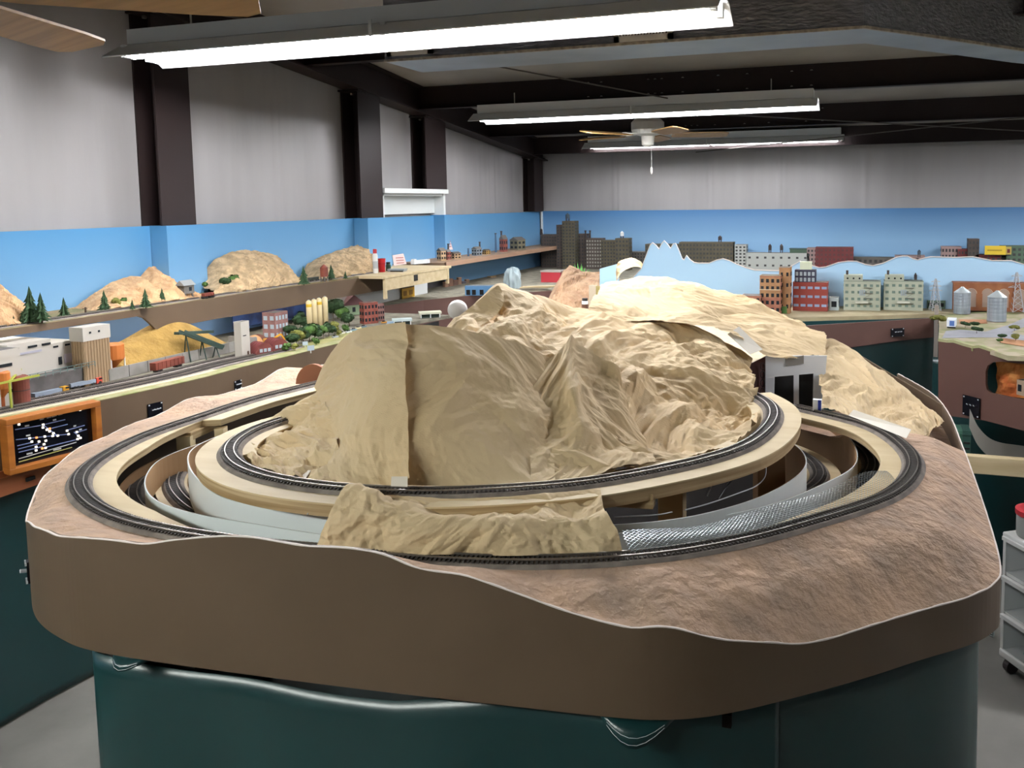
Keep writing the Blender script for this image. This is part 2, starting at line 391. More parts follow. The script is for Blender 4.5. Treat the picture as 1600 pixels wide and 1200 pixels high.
# ================================================================== the peninsula
M_fascia = mat('brown_fascia', '5f4d3b', .5, '584735', 3, 3)
M_plaster = mat('painted_plaster', 'c6a68c', .9, 'a8917f', 15, 10, contrast=(.34, .68), bump=.7, bscale=45)
M_ply = mat('plywood', 'd3c19b', .6, 'c5b087', 4, 4, stretch=(1, 6, 8))
M_plyedge = mat('plywood_edge', 'bda680', .7, '93784e', 10, 4, stretch=(.3, .3, 14))
M_hard = mat('hardboard_brown', 'a07d58', .55, '94724e', 5, 3)
M_hardwhite = mat('hardboard_white', 'e3ebec', .35)
M_edge = mat('white_plaster_edge', 'e6dcd6', .9)
M_tie = mat('plastic_ties', '3d3835', .7)
M_cork = mat('roadbed_grey', '857c74', .9, '6a625c', 30, 3)
M_rail = mat('nickel_rail', '9a938b', .35, metal=.8)
M_curtain = mat('green_vinyl', '173a3b', .28, '153536', 2, 2, bump=.05, bscale=4)
M_dark = mat('black_and_painted_shade', '161413', .8)  # near black: painted shade in hollows, and parts that are really black

ZT, ZI = 1.20, 1.26
def pxcurve(px, z, it=12, step=.02):
    P = [at(x, y, 'Z', z) if not callable(z) else at(x, y, 'Z', z(x, y)) for x, y in px]
    return smooth(resample(catmull(P, 10), step), it)
OUT_PX = [(520, 592), (490, 599), (450, 609), (397, 622), (300, 654), (225, 679), (162, 710), (132, 732), (121, 750), (124, 768), (145, 789), (180, 807), (225, 820), (270, 829), (312, 836), (400, 848), (500, 857), (612, 865), (681, 870), (775, 875), (880, 874), (980, 869), (1080, 857), (1180, 837), (1280, 809), (1340, 791), (1388, 774), (1420, 748), (1430, 725), (1424, 708), (1402, 687), (1370, 667), (1332, 655), (1280, 643), (1240, 634)]
INN_PX = [(500, 640), (440, 655), (400, 668), (375, 681), (359, 694), (355, 708), (368, 725), (395, 738), (437, 749), (487, 757), (550, 763), (625, 767), (712, 767), (806, 762), (900, 755), (980, 742), (1080, 722), (1155, 700), (1190, 678), (1207, 658), (1210, 641), (1200, 627), (1170, 612)]
outer = pxcurve(OUT_PX, ZT); inner = pxcurve(INN_PX, ZI)
T2 = pxcurve([(380, 690), (300, 712), (226, 741), (208, 760), (207, 780), (225, 800), (262, 822), (330, 840), (500, 862), (800, 876), (1000, 866), (1160, 830), (1300, 775), (1350, 748), (1364, 728), (1358, 710), (1337, 692), (1300, 675), (1250, 655)], 1.10)
T3 = pxcurve([(400, 690), (340, 705), (292, 722), (271, 742), (270, 762), (295, 790), (340, 812), (420, 835), (560, 855), (800, 862), (1000, 846), (1150, 810), (1240, 775), (1280, 752), (1283, 735), (1265, 715), (1230, 698), (1190, 685)], 1.10)
def build_track(name, C, label, cork=.024, ply=None, pitch=.0075):
    o0 = tuple(C[len(C)//2]); t = thing(name, label, 'model track', o0)
    MB().sweep(C, [(-cork, -.006), (cork, -.006), (cork*.8, -.0005), (-cork*.8, -.0005)]).build('roadbed', M_cork, t, origin=o0)
    b = MB(); S = resample(C, pitch)
    for i in range(1, len(S)-1):
        dx, dy = S[i+1][0]-S[i-1][0], S[i+1][1]-S[i-1][1]; b.box((S[i][0], S[i][1], S[i][2]+.001), (.0036, .031, .003), math.atan2(dy, dx))
    stuff(b.build('ties', M_tie, t, origin=o0))
    for s in (-1, 1):
        MB().sweep(offset(C, s*.00825), [(-.0010, .0025), (.0010, .0025), (.0010, .0052), (-.0010, .0052)]).build('rail', M_rail, t, origin=o0)
    return t
build_track('outer_track', outer, 'outermost loop of model railway track along the plaster edge of the peninsula')
build_track('inner_track', inner, 'raised inner loop of model railway track circling the foot of the paper mountain')
build_track('lower_track', T2, 'lower loop of model railway track just inside the outermost loop')
build_track('lower_track', T3, 'lower loop of model railway track between the two white hardboard strips')
def plywood_ring(name, C, a, b, z0, th, label):
    o0 = tuple(C[len(C)//2]); t = thing(name, label, 'plywood', o0)
    MB().sweep(C, [(a, z0), (b, z0), (b, z0-.003), (a, z0-.003)]).build('top_ply', M_ply, t, origin=o0)
    MB().sweep(C, [(a+.0015, z0-.003), (b-.0015, z0-.003), (b-.0015, z0-th), (a+.0015, z0-th)]).build('ply_edge', M_plyedge, t, origin=o0)
    return t
# curves run anticlockwise seen from above (left, front, right): lateral + = inside
def ply_w(i):
    x = proj(outer[i])[0]; return interp(x, [(120, .066), (190, .06), (300, .023), (1180, .023), (1330, .05), (1400, .066)]) if outer[i][1] < 1.75 else .066
o0 = tuple(outer[len(outer)//2]); t = thing('plywood_roadbed', 'pale plywood roadbed carrying the outermost track', 'plywood', o0)
MB().sweep(outer, lambda i: [(-.02, -.006), (ply_w(i), -.006), (ply_w(i), -.009), (-.02, -.009)]).build('top_ply', M_ply, t, origin=o0)
MB().sweep(outer, lambda i: [(-.0185, -.009), (ply_w(i)-.0015, -.009), (ply_w(i)-.0015, -.022), (-.0185, -.022)]).build('ply_edge', M_plyedge, t, origin=o0)
plywood_ring('plywood_roadbed', inner, -.062, .05, -.006, .024, 'curved pale plywood roadbed carrying the raised inner track')
plywood_ring('plywood_roadbed', T2, -.03, .045, -.006, .02, 'plywood roadbed carrying the lower track just inside the outermost loop')
plywood_ring('plywood_roadbed', T3, -.05, .03, -.006, .02, 'plywood roadbed carrying the lower track between the white strips')

# hardboard strips: brown inside, white outside
def strip(px, z, h, label, white=True, it=8):
    C = pxcurve(px, z, it); o0 = tuple(C[len(C)//2]); t = thing('hardboard_strip', label, 'hardboard strip', o0)
    th = .0016
    MB().sweep(C, [(th*.3, 0), (th, 0), (th, -h), (th*.3, -h)]).build('brown_face', M_hard, t, origin=o0)
    MB().sweep(C, [(-th, .0004), (th*.3, .0004), (th*.3, -h), (-th, -h)]).build('outer_face', M_hardwhite if white else M_hard, t, origin=o0)
    return t, C
S1, C1 = strip([(440, 648), (397, 660), (340, 682), (302, 698), (293, 716), (300, 737), (320, 759), (350, 779), (425, 795), (502, 806), (620, 817), (750, 823), (870, 824), (962, 820), (1040, 814), (1105, 802), (1180, 780), (1230, 755), (1255, 735), (1261, 719), (1252, 702), (1225, 684), (1190, 670)],
               lambda x, y: 1.18+.035*max(0, (y-720)/100), .15, 'tall white hardboard strip curving just outside the inner track')
S2, C2 = strip([(360, 680), (300, 697), (250, 717), (232, 737), (226, 752), (231, 771), (250, 786), (275, 795), (325, 807), (400, 819), (500, 835), (620, 846), (780, 850), (900, 842), (962, 834), (1100, 812), (1217, 785), (1295, 752), (1333, 731), (1340, 712), (1333, 691), (1310, 667), (1270, 646), (1220, 627)],
               lambda x, y: 1.155+.045*max(0, (y-720)/100), .15, 'outer white hardboard strip between the two lower tracks')
S3, C3 = strip([(360, 672), (307, 692), (225, 727), (195, 750), (182, 769), (187, 790), (205, 806), (240, 822)], 1.125, .1, 'brown hardboard strip at the left inside the outer roadbed', white=False)
S4, C4 = strip([(1366, 775), (1383, 752), (1390, 730), (1386, 705), (1383, 700)], 1.155, .09, 'short bent hardboard strip at the right inside the outer roadbed')

# wooden risers and blocks
def block(c, d, label, rz=0.0, m=None):
    t = thing('wood_riser', label, 'wood block', (c[0], c[1], c[2]-d[2]/2), rz)
    bevel(MB().box((0, 0, d[2]/2), d).build('board', m or M_ply, t), .0015)
    MB().box((0, 0, d[2]+.0004), (d[0]*.98, d[1]*.98, .0006)).build('end_grain', M_plyedge, t)
    return t
def riser_px(x, y0, y1, w, z_top, th, label, rz=0.0, m=None):
    p = at(x, y0, 'Z', z_top); k = mpp(p); h = (y1-y0)*k; return block((p[0], p[1], z_top-h/2), (w*k, th, h), label, rz, m)
riser_px(1050, 752, 835, 42, 1.225, .02, 'square plywood riser under the right part of the inner roadbed', R(-8))
riser_px(1202, 690, 790, 46, 1.225, .03, 'tall hardboard riser under the right end of the inner roadbed', R(30), M_hard)
riser_px(290, 680, 740, 22, 1.17, .03, 'pale pine riser under the left leg of the outer roadbed', R(20))
riser_px(415, 762, 830, 30, 1.225, .03, 'rough pine riser under the left part of the inner roadbed', R(-15))
riser_px(345, 668, 720, 14, 1.17, .03, 'narrow pine riser under the far left leg of the outer roadbed', R(20))
riser_px(172, 752, 800, 6, 1.17, .02, 'slim pine riser at the left end of the outer roadbed', R(10))
p = at(985, 768, 'Z', 1.238); t = block((p[0], p[1], p[2]-.012), (.085, .03, .026), 'plywood splice block under the front of the inner roadbed', R(6), M_plyedge)
p = at(312, 668, 'Z', 1.175); t = block((p[0], p[1], p[2]-.008), (.03, .12, .02), 'plywood splice plate under the left leg of the outer roadbed', R(10), M_plyedge)
# wires under the inner roadbed
M_wire = mat('white_wire', 'c9ccd0', .4); M_bwire = mat('black_wire', '1b1a1a', .5)
def wire(px, z, label, m, r_=.0012):
    P = [atd(x, y, dd) for x, y, dd in px]; o = MB().tube(catmull(P, 8), r_, 6).build('wire', m); return tag(o, label, 'wire')
wire([(960, 808, 1.46), (1000, 806, 1.47), (1030, 804, 1.48), (1050, 800, 1.5)], 0, 'white wire reaching the square plywood riser from the left', M_wire)
wire([(1070, 797, 1.55), (1110, 786, 1.6), (1150, 772, 1.66), (1180, 760, 1.7), (1195, 745, 1.72), (1197, 725, 1.74)], 0, 'white wire running right from the square plywood riser', M_wire)
wire([(1160, 713, 1.72), (1150, 740, 1.75), (1135, 760, 1.75), (1122, 780, 1.72)], 0, 'black wire hanging under the right part of the inner roadbed', M_bwire, .0018)
wire([(490, 786, 1.45), (486, 795, 1.43), (480, 804, 1.42)], 0, 'short white wire below the left part of the inner roadbed', M_wire)
wire([(1112, 720, 1.66), (1116, 745, 1.68), (1105, 775, 1.7)], 0, 'grey wire loop hanging behind the square plywood riser', M_wire)

# fascia: plan curve and wavy top
FPLAN = [(-1.90, 3.3), (-1.90, 2.6), (-1.90, 2.0), (-1.885, 1.72), (-1.84, 1.55), (-1.76, 1.40), (-1.65, 1.27), (-1.53, 1.155), (-1.42, 1.075), (-1.31, 1.032), (-1.20, 1.016), (-.95, 1.03), (-.69, 1.052), (-.50, 1.073), (-.37, 1.087), (-.28, 1.103), (-.20, 1.14), (-.10, 1.215), (0.0, 1.30), (.08, 1.375), (.15, 1.437), (.195, 1.495), (.213, 1.56), (.213, 1.8), (.205, 2.1), (.20, 2.45), (.17, 2.72), (.08, 3.0)]
FTOP = [(-200, 750), (20, 786), (39, 790), (41, 800), (57, 821), (75, 826), (95, 836), (132, 838), (175, 841), (232, 849), (270, 842), (312, 838), (357, 835), (400, 837), (478, 851), (540, 853), (587, 859), (619, 869), (637, 880), (672, 889), (728, 895), (775, 912), (837, 934), (870, 947), (900, 956), (937, 967), (987, 979), (1025, 975), (1050, 976), (1087, 987), (1125, 997), (1200, 1001), (1245, 1004), (1287, 997), (1335, 982), (1385, 966), (1450, 947), (1500, 934), (1545, 915), (1561, 900), (1566, 885)]
ZB = 1.02
FC = resample(smooth(catmull([p+(0,) for p in FPLAN], 10), 3), .012)
def ztop(p):
    # left leg and right side have their own levels, the front follows the photographed wave
    def solve():
        lo, hi = ZB+.02, 1.32
        for _ in range(30):
            m = (lo+hi)/2; x, y = proj((p[0], p[1], m))
            if y > interp(x, FTOP): lo = m
            else: hi = m
        return (lo+hi)/2
    if p[0] < -1.53:
        base = 1.168+.02*math.exp(-((p[1]-1.95)/.12)**2)+.03*math.exp(-((p[1]-2.35)/.12)**2)+.003*math.sin(p[1]*30); 
        return base
    if p[1] > 1.56 and p[0] > 0:
        return 1.115+.04*min(1, (p[1]-1.56)/.5)
    z = solve()
    if p[0] < -1.42: f = (p[0]+1.53)/.11; z = z*f+1.168*(1-f)
    if p[1] > 1.48 and p[0] > 0: f = min(1, (p[1]-1.48)/.08); z = z*(1-f)+1.115*f
    return z
ZTOP = np.array([ztop(p) for p in FC]); ZTOP = smooth(ZTOP[:, None], 2)[:, 0]
fo = (-.8, 1.0, ZB); fas = thing('layout_fascia', 'wide curved brown fascia board wrapping the front of the peninsula', 'fascia', fo)
split = [i for i in range(len(FC)) if proj((FC[i][0], FC[i][1], 1.05))[0] > 1334 and FC[i][1] < 1.5][0]
def fascia_piece(i0, i1):
    P = [(FC[i][0], FC[i][1], 0) for i in range(i0, i1+1)]
    def pr(k):
        zt = ZTOP[i0+k]; return [(-.006, ZB), (-.006, zt), (0, zt), (0, ZB)]
    return MB().sweep(P, pr).build('board', M_fascia, fas, origin=fo)
fascia_piece(0, split); fascia_piece(split, len(FC)-1)
MB().sweep([(FC[i][0], FC[i][1], ZTOP[i]) for i in range(len(FC))], lambda i: [(-.0064, -.001), (-.0064, .0007+.0007*math.sin(i*1.3)*math.sin(i*.37)), (-.0035, .0007+.0007*math.sin(i*1.3)*math.sin(i*.37)), (-.0035, -.001)]).build('white_rim', M_edge, fas, origin=fo)
# plaster terrain between outer track and fascia
CEN = np.array([-.84, 2.0])
def polar(C):
    a = np.arctan2(C[:, 1]-CEN[1], C[:, 0]-CEN[0]); a = np.where(a < math.pi*.35, a+2*math.pi, a); return a, np.hypot(C[:, 0]-CEN[0], C[:, 1]-CEN[1])
to = offset(outer, -.022); ta, tr = polar(to); fa, fr = polar(FC)
o_ = np.argsort(ta); ta, tr = ta[o_], tr[o_]; o_ = np.argsort(fa); fa, fr, fz = fa[o_], fr[o_], ZTOP[o_]
A0, A1 = 2.35, 2*math.pi+.58; NA, NR = 420, 22; P = []
for i in range(NA+1):
    a = A0+(A1-A0)*i/NA; r0 = float(np.interp(a, ta, tr)); r1 = float(np.interp(a, fa, fr))+.004; z1 = float(np.interp(a, fa, fz))+.0005; row = []
    for j in range(NR+1):
        u = j/NR; rr = r0+(r1-r0)*u; x, y = CEN[0]+rr*math.cos(a), CEN[1]+rr*math.sin(a)
        z = (ZT-.006)*(1-u)+z1*u
        hump = .035*math.sin(math.pi*u)*min(1, (r1-r0)/.25)*min(1, max(0, (a-math.pi*1.15)/.4))
        env = math.sin(math.pi*u)**.7 if 0 < u < 1 else 0
        n = .007*math.sin(x*11+y*5)*math.sin(y*9-x*4)+.003*math.sin(x*41+2)*math.sin(y*37+1)+.28*float(crumple(np.array(x), np.array(y), 9.1, .07, 3, .12))
        z += env*(n+hump*.5)-.06*min(1, max(0, (a-2*math.pi-.10)/.2)); row.append((x, y, z))
    P.append(row)
ter = fixn(MB().grid(P).build('plaster_terrain', M_plaster, smooth=True)); tag(ter, 'tan painted plaster ground sloping from the outer track to the fascia', 'terrain')
# curtain panels below the fascia
def curtain(path, ztopf, zb, label, seed, fold=.012, freq=26, m=M_curtain):
    C = resample(path, .008); P = []
    n = len(C); d = np.r_[0, np.cumsum(np.hypot(*np.diff(C[:, :2], axis=0).T))]
    rows = 26
    for i in range(n):
        t = C[min(i+1, n-1)]-C[max(i-1, 0)]; t = t/np.hypot(t[0], t[1]); nx, ny = t[1], -t[0]; zt = ztopf(d[i]/d[-1]); col = []
        for j in range(rows+1):
            v = j/rows; z = zt+(zb-zt)*v; w = .35+.65*min(1, v*2.2)
            f = fold*w*(math.sin(d[i]*freq*.35+seed+v*.7)*.7+math.sin(d[i]*freq*.8+seed*2-v*.4)*.3+.35*math.sin(d[i]*freq*.15+3*v+seed))
            col.append((C[i][0]+nx*f, C[i][1]+ny*f, z))
        P.append(col)
    o = MB().grid(P).build('curtain_sheet', m, smooth=True); so = o.modifiers.new('thickness', 'SOLIDIFY'); so.thickness = .0015
    return tag(o, label, 'curtain'), C
FI = offset(FC, .03)
def sub(x0, x1, z=1.0):
    return [p for p in FI if x0 <= proj((p[0], p[1], z))[0] <= x1 and p[1] < 1.62]
cl = sub(146, 1222); cr = sub(1214, 1556)
lp = np.array(cl[0]); leftside = [(-1.33, 2.6, 0), (-1.30, 1.5, 0), (lp[0]-.035, lp[1]+.10, 0), (lp[0]-.012, lp[1]+.012, 0)]
curtain(smooth(resample(np.array([tuple(p) for p in leftside]), .02), 2), lambda u: 1.015, .02, 'dark green curtain on the left side of the peninsula by the aisle', 3, .006)
curtain(np.array(cl), lambda u: 1.014-interp(u, [(.05, 0), (.10, .004), (.25, .014), (.45, .026), (.62, .032), (.70, .026), (.78, 0)])-.003*math.sin(u*40), .02, 'wide dark green vinyl curtain under the front of the peninsula', 1, .022)
curtain(np.array(cr+[(.185, 1.6, 0), (.18, 2.4, 0)]), lambda u: 1.012, .02, 'dark green vinyl curtain under the right corner of the peninsula', 5, .012)
# folded pockets with white stitching at the curtain tops
def pocket(x0, x1, label, sag=.03):
    C = np.array(sub(x0, x1)); C = offset(C, -.024); n = len(C); P = []
    for i in range(n):
        u = i/(n-1); s = math.sin(math.pi*u); P.append([(C[i][0], C[i][1], 1.019), (C[i][0]+.004*0, C[i][1]-.020*s, 1.017-.45*sag*s), (C[i][0], C[i][1]-.026*s, 1.015-.85*sag*s), (C[i][0], C[i][1]+.002, 1.014-sag*s)])
    o = MB().grid(P).build('curtain_fold', M_curtain, smooth=True); so = o.modifiers.new('thickness', 'SOLIDIFY'); so.thickness = .0015
    tag(o, label, 'curtain fold')
    for k, f in ((1, .2), (2, .75)):
        L = [(p[1][0]*(1-f)+p[2][0]*f, p[1][1]*(1-f)+p[2][1]*f-.0018, p[1][2]*(1-f)+p[2][2]*f) for p in P]
        MB().tube(L[1:-1], .0005, 4).build('stitching', M_wire, o)
pocket(938, 1060, 'stitched drooping fold of green vinyl under the front corner of the fascia', .035)
pocket(192, 256, 'stitched fold of green vinyl at the left end of the front curtain', .014)
pocket(1515, 1553, 'small shiny fold of green vinyl at the right corner under the fascia', .016)
# bench frame inside, coloured near black to put shade into the hollow
fr_ = thing('timber_stand', 'timber legs and deck, coloured dark for shade, hidden inside the peninsula', 'stand', (-.84, 2, 0))
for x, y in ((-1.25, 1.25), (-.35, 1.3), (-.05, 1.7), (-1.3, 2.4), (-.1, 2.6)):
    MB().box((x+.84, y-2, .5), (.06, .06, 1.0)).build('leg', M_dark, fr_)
MB().box((0, -.15, .985), (1.3, 1.35, .02)).build('deck', mat('shade_toned_deck', '1c1714', .95, spec=.1), fr_)
# ================================================================== crumpled brown paper scenery
def paper_mat(name, c1, c2):
    m = mat(name, c1, .75, c2, 3.0, 4, contrast=(.3, .7), bump=.12, bscale=35)
    return m
M_paper = paper_mat('kraft_paper', 'd8c29c', 'ceb58d')
M_tape = mat('masking_tape', 'ece6da', .6)
def height_sheet(name, pts, mask, parent, origin, seed, nx, ny, bbox, amp=.3, base=.12, post=None, lam=2e-4, clampz=None, mat_=None):
    W = [atd(x, y, d_) if len(q) == 3 else np.array(q[:3]) for q in pts for x, y, d_ in [q[:3]]] if False else []
    for q in pts:
        if q[0] == 'w': W.append(np.array(q[1:], float))
        else: W.append(atd(*q))
    W = np.array(W); ev = tps(W[:, :2], W[:, 2], lam)
    xs = np.linspace(bbox[0], bbox[1], nx); ys = np.linspace(bbox[2], bbox[3], ny); X, Y = np.meshgrid(xs, ys, indexing='ij')
    Q = np.c_[X.ravel(), Y.ravel()]; Z = ev(Q).reshape(nx, ny)
    if clampz is not None: Z = np.maximum(Z, clampz)
    gx = np.gradient(Z, xs, axis=0); gy = np.gradient(Z, ys, axis=1); n = np.stack([-gx, -gy, np.ones_like(Z)], -1); n /= np.linalg.norm(n, axis=-1, keepdims=True)
    # crumple in coordinates that follow the sheet so steep faces get their share
    s1 = X+.35*Z; s2 = Y+1.0*Z
    c_ = crumple(s1, s2, seed, base, 4, amp); V = np.stack([X, Y, Z], -1)+n*c_[..., None]
    if post is not None: V = post(V, n, X, Y)
    K = mask(X, Y); idx = -np.ones((nx, ny), int); verts = []; F = []
    for i in range(nx-1):
        for j in range(ny-1):
            if K[i, j] and K[i+1, j] and K[i, j+1] and K[i+1, j+1]:
                f = []
                for a, b in ((i, j), (i+1, j), (i+1, j+1), (i, j+1)):
                    if idx[a, b] < 0: idx[a, b] = len(verts); verts.append(V[a, b])
                    f.append(idx[a, b])
                F.append(tuple(f))
    b = MB(); b.add(verts, F); o = b.build(name, mat_ or M_paper, parent, smooth=False, origin=origin)
    return o, ev, (xs, ys, V)
MO = (-.85, 1.9, ZI)
mtn = thing('paper_mountain', 'large mountain of crumpled brown kraft paper in the middle of the peninsula', 'paper mountain', MO)
def loft(rows, parent, origin, seed, amp, base, nu=120, nv=80, name='paper_sheet', m=None, edge=1.0):
    """sheet through several picture-surveyed lines; crumpled along its own normal"""
    RW = []
    for r_ in rows:
        C = np.array(catmull([np.array(q) for q in r_], 12)); d_ = np.r_[0, np.cumsum(np.linalg.norm(np.diff(C, axis=0), axis=1))]; s_ = np.linspace(0, d_[-1], nu)
        RW.append(np.c_[[np.interp(s_, d_, C[:, i]) for i in range(3)]].T)
    RW = np.array(RW); k = len(RW); P = np.zeros((nu, nv, 3))
    for i in range(nu):
        C = np.array(catmull(list(RW[:, i]), 16)); d_ = np.r_[0, np.cumsum(np.linalg.norm(np.diff(C, axis=0), axis=1))]; s_ = np.linspace(0, d_[-1], nv)
        P[i] = np.c_[[np.interp(s_, d_, C[:, j]) for j in range(3)]].T
    du = np.gradient(P, axis=0); dv = np.gradient(P, axis=1); n = np.cross(du, dv); n /= np.linalg.norm(n, axis=-1, keepdims=True)+1e-9
    Lu = float(np.linalg.norm(du, axis=-1).sum(0).mean()); Lv = float(np.linalg.norm(dv, axis=-1).sum(1).mean()); uc, vc = np.meshgrid(np.linspace(0, Lu, nu), np.linspace(0, Lv, nv), indexing='ij')
    if (n[nu//2, nv//2] @ (CAM_O-P[nu//2, nv//2])) < 0: n = -n
    c_ = crumple(uc+.01*seed, vc, seed, base, 4, amp)
    if edge < 1: w = np.linspace(0, 1, nv); c_ = c_*(edge+(1-edge)*np.clip(np.sin(np.pi*np.clip(w, .0, .92))*3, 0, 1))[None]
    V = P+n*c_[..., None]
    return MB().grid([[tuple(q) for q in row] for row in V]).build(name, m or M_paper, parent, origin=origin)
def D(*q): return atd(*q)
def G(x, y): return at(x, y, 'Z', ZI+.002)
# left crumpled skirt
loft([[D(376, 684, 1.99), D(400, 668, 2.0), D(440, 643, 2.0), D(475, 622, 1.98), D(500, 605, 1.95)],
      [D(383, 690, 1.90), D(415, 682, 1.86), D(450, 668, 1.85), D(485, 650, 1.84), D(515, 630, 1.80)],
      [D(384, 702, 1.80), D(415, 706, 1.74), D(450, 700, 1.72), D(490, 688, 1.70), D(530, 670, 1.67)],
      [G(380, 711), G(398, 726), G(430, 738), G(470, 746), G(530, 753)]], mtn, MO, 8.3, .45, .08, 110, 80, edge=.3)
# tent, left sheet (its right edge overlaps the next sheet)
loft([[D(490, 604, 1.93), D(505, 570, 1.88), D(530, 536, 1.82), D(560, 515, 1.76), D(600, 506, 1.71), D(633, 503, 1.678)],
      [D(500, 632, 1.80), D(530, 600, 1.73), D(555, 588, 1.67), D(580, 584, 1.635), D(610, 584, 1.605), D(636, 588, 1.58)],
      [D(520, 690, 1.62), D(540, 682, 1.58), D(565, 678, 1.555), D(585, 676, 1.535), D(610, 676, 1.515), D(637, 680, 1.495)],
      [G(500, 751), G(525, 753), G(555, 756), G(585, 758), G(610, 759), D(638, 746, 1.432)]], mtn, MO, 1.7, .13, .12, 110, 110, edge=.4)
# tent, right sheet
loft([[D(627, 504, 1.692), D(680, 508, 1.705), D(740, 517, 1.72), D(800, 531, 1.75), D(838, 548, 1.78), D(856, 560, 1.80)],
      [D(629, 590, 1.598), D(690, 590, 1.61), D(745, 595, 1.625), D(800, 600, 1.655), D(835, 605, 1.69), D(858, 612, 1.71)],
      [D(631, 680, 1.512), D(690, 680, 1.52), D(745, 682, 1.53), D(800, 685, 1.55), D(835, 685, 1.58), D(865, 682, 1.62)],
      [G(632, 758), G(690, 759), G(745, 758), G(800, 755), G(835, 753), G(868, 750)]], mtn, MO, 2.9, .17, .12, 150, 110, edge=.5)
# right lobe with its pointed tip
loft([[D(830, 590, 1.74), D(868, 553, 1.80), D(885, 535, 1.83), D(893, 523, 1.85), D(902, 533, 1.85), D(922, 547, 1.85), D(945, 560, 1.85), D(967, 573, 1.84), D(973, 598, 1.84)],
      [D(826, 645, 1.65), D(855, 625, 1.69), D(880, 612, 1.705), D(893, 605, 1.70), D(905, 610, 1.72), D(925, 618, 1.745), D(945, 625, 1.765), D(962, 632, 1.78), D(978, 645, 1.81)],
      [D(828, 700, 1.565), D(860, 697, 1.585), D(885, 693, 1.60), D(905, 688, 1.605), D(925, 686, 1.62), D(945, 683, 1.64), D(962, 684, 1.655), D(985, 690, 1.69), D(1010, 695, 1.73)],
      [G(830, 753), G(862, 750), G(890, 747), G(912, 744), G(935, 741), G(955, 737), G(975, 733), G(1000, 728), G(1025, 722)]], mtn, MO, 5.2, .24, .11, 150, 110, edge=.5)
# back ridge and right slope
loft([[D(698, 514, 2.12), D(745, 473, 2.15), D(778, 447, 2.18), D(800, 455, 2.22), D(840, 465, 2.3), D(900, 480, 2.40), D(960, 490, 2.46), D(1030, 496, 2.46), D(1100, 518, 2.45), D(1150, 545, 2.44), D(1172, 562, 2.43)],
      [D(700, 530, 1.97), D(750, 508, 2.02), D(792, 487, 2.06), D(840, 505, 2.06), D(885, 517, 2.10), D(940, 522, 2.17), D(1000, 527, 2.24), D(1060, 540, 2.26), D(1110, 556, 2.28), D(1150, 578, 2.28), D(1176, 596, 2.25)],
      [D(700, 548, 1.87), D(760, 548, 1.88), D(830, 565, 1.88), D(880, 560, 1.93), D(930, 565, 2.0), D(980, 580, 2.0), D(1030, 590, 2.05), D(1080, 595, 2.09), D(1120, 608, 2.11), D(1160, 620, 2.10), D(1184, 630, 2.06)],
      [D(720, 575, 1.8), D(790, 590, 1.8), D(850, 605, 1.8), D(920, 620, 1.84), D(975, 635, 1.87), D(1010, 640, 1.90), D(1050, 643, 1.93), D(1090, 646, 1.96), D(1130, 648, 1.99), D(1165, 648, 2.0), D(1188, 645, 1.98)],
      [D(740, 640, 1.7), D(800, 650, 1.7), D(860, 665, 1.7), D(920, 680, 1.72), D(970, 690, 1.75), D(1010, 693, 1.77), D(1050, 690, 1.79), D(1090, 684, 1.82), D(1130, 676, 1.86), D(1165, 664, 1.91), D(1190, 652, 1.94)],
      [G(880, 745), G(910, 743), G(940, 739), G(970, 733), G(1000, 728), G(1035, 720), G(1075, 711), G(1115, 700), G(1150, 686), G(1174, 671), G(1190, 654)]], mtn, MO, 3.4, .40, .14, 320, 220, edge=.35)
# far sheet overlapping the right rear
pts2 = [(915, 492, 2.40), (930, 478, 2.46), (945, 460, 2.62), (985, 443, 2.78), (1015, 438, 2.84), (1080, 444, 2.84), (1125, 468, 2.78), (1160, 486, 2.76), (1215, 502, 2.74), (1270, 514, 2.74), (1284, 530, 2.66), (1288, 550, 2.58),
        (950, 490, 2.42), (1000, 490, 2.44), (1060, 500, 2.42), (1110, 510, 2.42), (1160, 530, 2.42), (1195, 551, 2.42), (1240, 553, 2.47), (1000, 465, 2.6), (1080, 470, 2.6), (1150, 510, 2.55), (1220, 530, 2.58), (1100, 485, 2.52),
        ('w', -.75, 3.25, 1.36), ('w', -.4, 3.35, 1.36), ('w', -.1, 3.3, 1.25), ('w', -1.0, 3.0, 1.36)]
A2 = np.array([atd(*q)[:2] for q in pts2 if q[0] != 'w']+[q[1:3] for q in pts2 if q[0] == 'w'])
hullpx = [(915, 494, 2.36), (1000, 494, 2.40), (1062, 502, 2.38), (1110, 513, 2.39), (1160, 540, 2.39), (1195, 556, 2.39), (1245, 556, 2.43), (1290, 552, 2.55), (1290, 530, 2.7), (1272, 512, 2.8), (1215, 500, 2.95), (1125, 468, 3.0), (1080, 440, 3.1), (1015, 438, 3.1), (980, 443, 3.0), (940, 460, 2.75)]
HP = np.array([atd(*q)[:2] for q in hullpx])
def inpoly(X, Y, Pg):
    c_ = np.zeros(X.shape, bool); n = len(Pg); j = n-1
    for i in range(n):
        xi, yi = Pg[i]; xj, yj = Pg[j]; k = ((yi > Y) != (yj > Y)) & (X < (xj-xi)*(Y-yi)/(yj-yi+1e-12)+xi); c_ ^= k; j = i
    return c_
sheet2, ev2, G2 = height_sheet('paper_sheet', pts2, lambda X, Y: inpoly(X, Y, HP), mtn, MO, 4.1, 260, 200, (HP[:, 0].min(), HP[:, 0].max(), HP[:, 1].min(), HP[:, 1].max()), amp=.22, base=.14)
